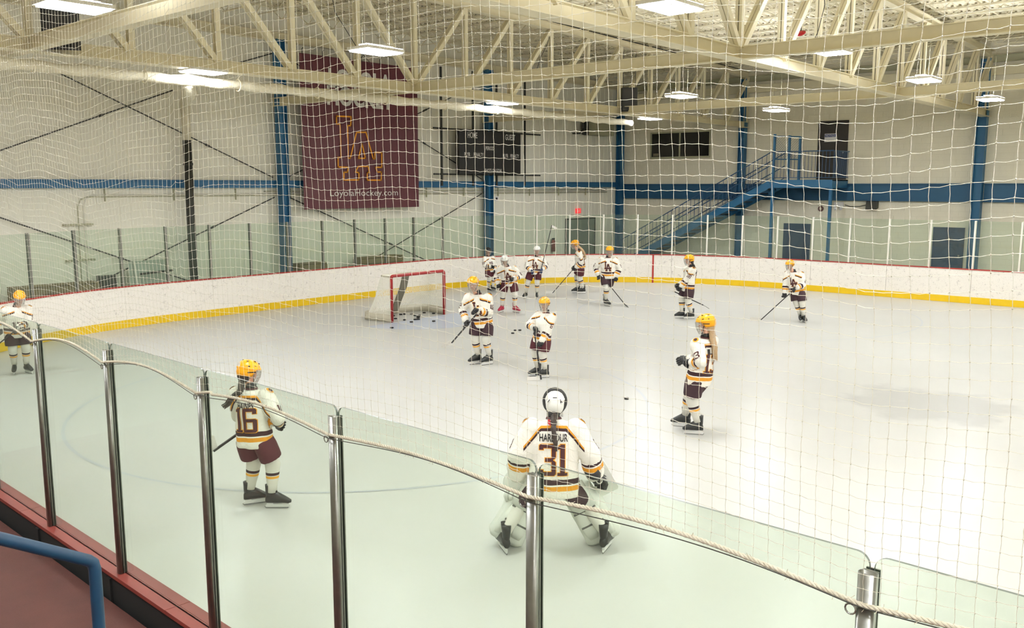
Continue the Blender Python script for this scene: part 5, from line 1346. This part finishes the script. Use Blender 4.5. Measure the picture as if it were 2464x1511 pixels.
# 4 yellow, facing left
r4y, d = player('player in yellow helmet with ponytail facing left beside the far boards', (-17.28, 23.24), 1.74, (-.95, -.05), (.03, 0, .90), (-.02, 0, 1.40), (-.14, 0, 1.60),
    [(-.14, .16, .86), (-.13, -.16, .86)], [(-.08, .12), (.10, -.02)], [(-1, -.1), (-1, -.15)], look=(-1, -.1, -.3), hair=(HAIRB, 'tail'), detail=.017, sleeve='4', back='14', elbows=(None, (.06, -.22, 1.1)))
stick(r4y, 'stick reaching left to the ice from the player facing left', (-.10, -.14, .92), (-.86, -.2, .03), (-1.08, -.22, .03))
# 5
r5_, d = player('player in number 5 jersey facing the stands right of the exit door', (-14.82, 21.34), 1.79, (-.05, -1), (0, 0, .94), (.0, 0, 1.42), (.045, -.02, 1.61),
    [(-.27, -.04, .88), (.23, -.05, .84)], [(-.02, -.05), (-.09, .30)], [(.6, -.8), (.1, -1)], crest=True, detail=.016, pant=DKPANT, sleeve='5')
stick(r5_, 'black stick slanting down right to the ice from the player in number 5', (-.24, -.12, .98), (.54, -.15, .03), (.62, -.32, .02), TAPEB, TAPEB)
# 91
r91, d = player('player with dark braid facing left in number 91 jersey', (-11.78, 20.6), 1.71, (-.88, -.35), (.04, 0, .86), (.08, 0, 1.38), (.05, 0, 1.56),
    [(-.20, .14, .88), (-.17, -.14, .84)], [(-.14, .06), (.11, .0)], [(-1, -.12), (-1, -.2)], look=(-.9, -.4, -.1), hair=(HAIRD, 'braid'), detail=.016, pant=DKPANT, sleeve='91', back='91', elbows=((-.05, .2, 1.1), (.05, -.24, 1.12)))
stick(r91, 'stick pointing left from the green-cuffed glove of the player in 91', (-.43, -.16, .79), (.45, .60, .30), (.62, .62, .22), TAPEB, TAPEB)
# 2
r2, d = player('player in number 2 jersey leaning left with stick on the ice at the right', (-9.25, 22.04), 1.62, (-.32, -.95), (-.12, 0, .84), (-.21, 0, 1.30), (-.31, -.04, 1.47),
    [(-.42, -.04, .68), (-.16, -.28, .90)], [(.0, .05), (.10, -.05)], [(.1, -1), (.35, -.95)], look=(-.55, -.85, -.2), crest=True, detail=.016, pant=DKPANT, sleeve='2', elbows=((-.48, .1, .9), (.08, -.1, .98)))
stick(r2, 'stick with long white blade reaching left to the ice at the right', (-.10, -.32, .96), (-.97, -.1, .03), (-1.25, -.12, .03))
# left edge
rL, d = player('player behind the near glass at the left edge of the view', (-17.70, 6.28), 1.62, (.12, -1), (-.02, 0, .82), (.01, -.05, 1.28), (.065, -.13, 1.44),
    [(-.30, -.22, .86), (-.02, -.30, .90)], [(-.11, .02), (.11, -.02)], [(-.1, -1), (.45, -.9)], look=(.1, -1, -.45), detail=.014, pant=DKPANT, sleeve='5', chestnum={'15': (.2, 0, -.05)}, wide=1.1, elbows=((-.40, .0, 1.0), (.30, .0, 1.0)))
stick(rL, 'black stick held low by the player at the left edge', (.05, -.34, .95), (-.75, -.3, .30), (-.92, -.3, .22))

# goalkeeper
gk, d = player('goalkeeper crouching with 31 on the back and brown braid, nearest to the stands', (-5.07, 6.44), 1.70, (.0, 1), (.0, -.02, .70), (.0, .08, 1.285), (.01, .17, 1.40),
    [(.41, .08, .70), (-.35, .08, .68)], [(.52, .02), (-.48, -.05)], [(.35, .9), (-.35, .9)], look=(0, 1, -.15), helm=HELW, back='31', fname='HARBOUR', goalie=True, detail=.012, pant=DKPANT,
    shw=.21, wide=1.15, hair=(HAIRD, 'braid'), sleeve='31', elbows=((.42, -.08, .95), (-.42, -.08, .95)))
k = d['k']; RTg, FTg = d['RT'], d['FT']
# mask back plate with dark rim
M_, hp_ = d['M'], d['hp']
mb = MB(); mb.ell(hp_ + Vector((0, .055, -.005)), (.122, .09, .135), BLACK, 22, 12, M_); mb.build('mask_rim', d['he'], True)
mb = MB(); mb.ell(hp_ + Vector((0, -.052, -.015)), (.088, .085, .108), HELW, 22, 12, M_); mb.build('back_plate', d['he'], True)
mb = MB()
for (x, z, dx, dz) in ((-.05, .05, -.02, -.03), (.05, .05, .02, -.03), (-.06, -.03, .03, .035), (.055, .0, 0, .045), (-.03, -.09, -.015, -.03), (.03, -.09, .015, -.03), (-.02, .07, .04, 0)):
    mb.bar(hp_ + Vector((x, -.128 + abs(x) * .35, z)), hp_ + Vector((x + dx, -.128 + abs(x) * .35, z + dz)), .010, .006, BLACK)
mb.build('mask_strap', d['he'])
vs = [(0, 0)] + [(.04 * math.cos(q), .04 * math.sin(q)) for q in np.linspace(0, 2 * math.pi, 16, endpoint=False)]; fs = [(0, 1 + j, 1 + (j + 1) % 16) for j in range(16)]
d['decal'](vs, fs, d['N'] - d['U'] * .045 + RTg * -.02, -FTg + d['U'] * .3, mat('red badge', srgb(196, 40, 44), .6), .009, 'badge')
# leg pads
for i, sg in ((0, 1), (1, -1)):
    a, f, td = d['AN'][i]; kn = d['KN'][i]; hipw = d['HP'][i]
    top = kn.lerp(hipw, .52) + Vector((0, .09, .02)); bot = Vector((f.x + sg * .0, f.y + .10, .06)); ax = (bot - top); Lp = ax.length; ax.normalize()
    out = Vector((sg, -.15, 0)); s_ = (out - ax * out.dot(ax)).normalized(); n_ = s_.cross(ax); n_ = n_ if n_.y > 0 else -n_
    mb = MB(); rs = []
    for t, w, th, of in ((0, .12, .05, 0), (.04, .155, .08, 0), (.3, .165, .09, .0), (.42, .175, .11, .02), (.55, .17, .10, .0), (.8, .18, .095, 0), (.93, .185, .10, 0), (1.0, .15, .06, .0)):
        c = top + ax * Lp * t + n_ * (.03 + of)
        rs.append([c + s_ * w * math.copysign(abs(math.cos(q)) ** .45, math.cos(q)) + n_ * th * math.copysign(abs(math.sin(q)) ** .6, math.sin(q)) for q in np.linspace(0, 2 * math.pi, 24, endpoint=False)])
    mb.rings(rs, PADW); pad = mb.build('leg_pad', gk, True)
    mb = MB()
    # calf wraps on the back of the pad
    for (t0, t1, sx, w) in ((.30, .90, .065, .10), (.32, .86, -.065, .085)):
        rs = []
        for t in np.linspace(t0, t1, 6):
            c = top + ax * Lp * t - n_ * .055 + s_ * (sx + (t - .7) * (.10 if sx > 0 else -.02)); e = math.sin(math.pi * min(1, max(.08, (t - t0) / (t1 - t0) * .9 + .08)))
            rs.append([c + s_ * w * math.cos(q) * (.6 + .4 * e) + n_ * .045 * math.sin(q) * (.5 + .5 * e) for q in np.linspace(0, 2 * math.pi, 14, endpoint=False)])
        mb.rings(rs, PADW)
    rs = []
    for t in (-.08, .12, .36):
        c = top + ax * Lp * t - n_ * .06; rs.append([c + s_ * .13 * math.cos(q) + n_ * .06 * math.sin(q) for q in np.linspace(0, 2 * math.pi, 14, endpoint=False)])
    mb.rings(rs, PADW); mb.build('calf_wrap', pad, True)
    mb = MB()
    for t in (.37, .62): c = top + ax * Lp * t - n_ * .095; mb.bar(c - s_ * .12, c + s_ * .12, .018, .008, PADG, up=n_)
    mb.build('pad_strap', pad)
# catching glove (left hand) and blocker (right hand)
h = d['HN'][1]; mb = MB()
mb.ell(h + Vector((-.02, .02, -.03)), (.115, .07, .14), PADW, 18, 12, Matrix.Rotation(R(25), 3, 'Y'))
mb.ell(h + Vector((.09, .03, -.10)), (.10, .05, .10), PADW, 16, 10)
mb.rings([[h + Vector((-.0, -.0, .0)) + Vector((a * math.cos(q), b * math.sin(q), z)) for q in np.linspace(0, 2 * math.pi, 14, endpoint=False)] for a, b, z in ((.085, .065, .03), (.10, .075, .10), (.105, .075, .15))], PADW)
cg_ = mb.build('catching_glove', gk, True)
for i in range(4):
    mb = MB(); b0 = h + Vector((-.10 + .045 * i, -.02, -.10 - .01 * i)); mb.tube([b0, b0 + Vector((-.01, -.02, -.06)), b0 + Vector((0, .01, -.11)), b0 + Vector((.01, .05, -.12))], [.022, .023, .02, .014], PADW, 9); mb.build('finger', cg_, True)
mb = MB(); b0 = h + Vector((.06, -.02, .0)); mb.tube([b0, b0 + Vector((.07, -.01, -.02)), b0 + Vector((.12, .03, -.07))], [.03, .027, .018], PADW, 9); mb.build('thumb', cg_, True)
mb = MB(); mb.tube([h + Vector((.11 + .03 * math.cos(q), -.045, -.13 + .03 * math.sin(q))) for q in np.linspace(0, 6.28, 11)], .006, BLACK, 5); mb.build('glove_trim', cg_)
h = d['HN'][0]; mb = MB()
c0 = h + Vector((.06, .10, -.02)); M2 = Matrix.Rotation(R(-28), 3, 'Y') @ Matrix.Rotation(R(15), 3, 'X')
rs = []
for z, w in ((-.19, .085), (-.17, .1), (.15, .1), (.19, .09)): rs.append([c0 + M2 @ Vector((x * w, y, z)) for x, y in ((-1, -.02), (1, -.02), (1, .025), (-1, .025))])
mb.rings(rs, PADW); bk_ = mb.build('blocker', gk)
glove(gk, h - Vector((-.01, .03, -.03)), h + Vector((.05, .02, -.02)), (.2, .3, -.8), GLOVE, 1.15)
mb = MB(); mb.ell(h + Vector((.02, -.035, .0)), (.065, .05, .05), GLOVE, 14, 10); mb.tube([h + Vector((.03 + .026 * math.cos(q), -.085, .002 + .026 * math.sin(q))) for q in np.linspace(0, 6.28, 11)], .006, TAPEW, 5); mb.build('glove_cuff', bk_, True)
gs = thing('goalie_stick', 'white goalkeeper stick in the right hand of the crouching goalkeeper', 'hockey stick', gk.location, gk.rotation_euler.z)
mb = MB(); a = h + Vector((-.10, .16, .38)); b = h + Vector((.05, .10, .0)); c = h + Vector((.02, .30, -.42)); e = h + Vector((-.05, .42, -.68))
mb.bar(a, b, .03, .02, SHAFTW); mb.build('shaft', gs)
mb = MB(); mb.bar(b, c, .088, .024, SHAFTW, up=(0, 1, 0)); mb.build('paddle', gs)
mb = MB(); mb.bar(c, e, .088, .022, SHAFTW, up=(0, 1, 0)); mb.bar(e + Vector((.0, -.03, .0)), e + Vector((.12, .32, -.0)), .02, .088, SHAFTW); mb.build('blade', gs)
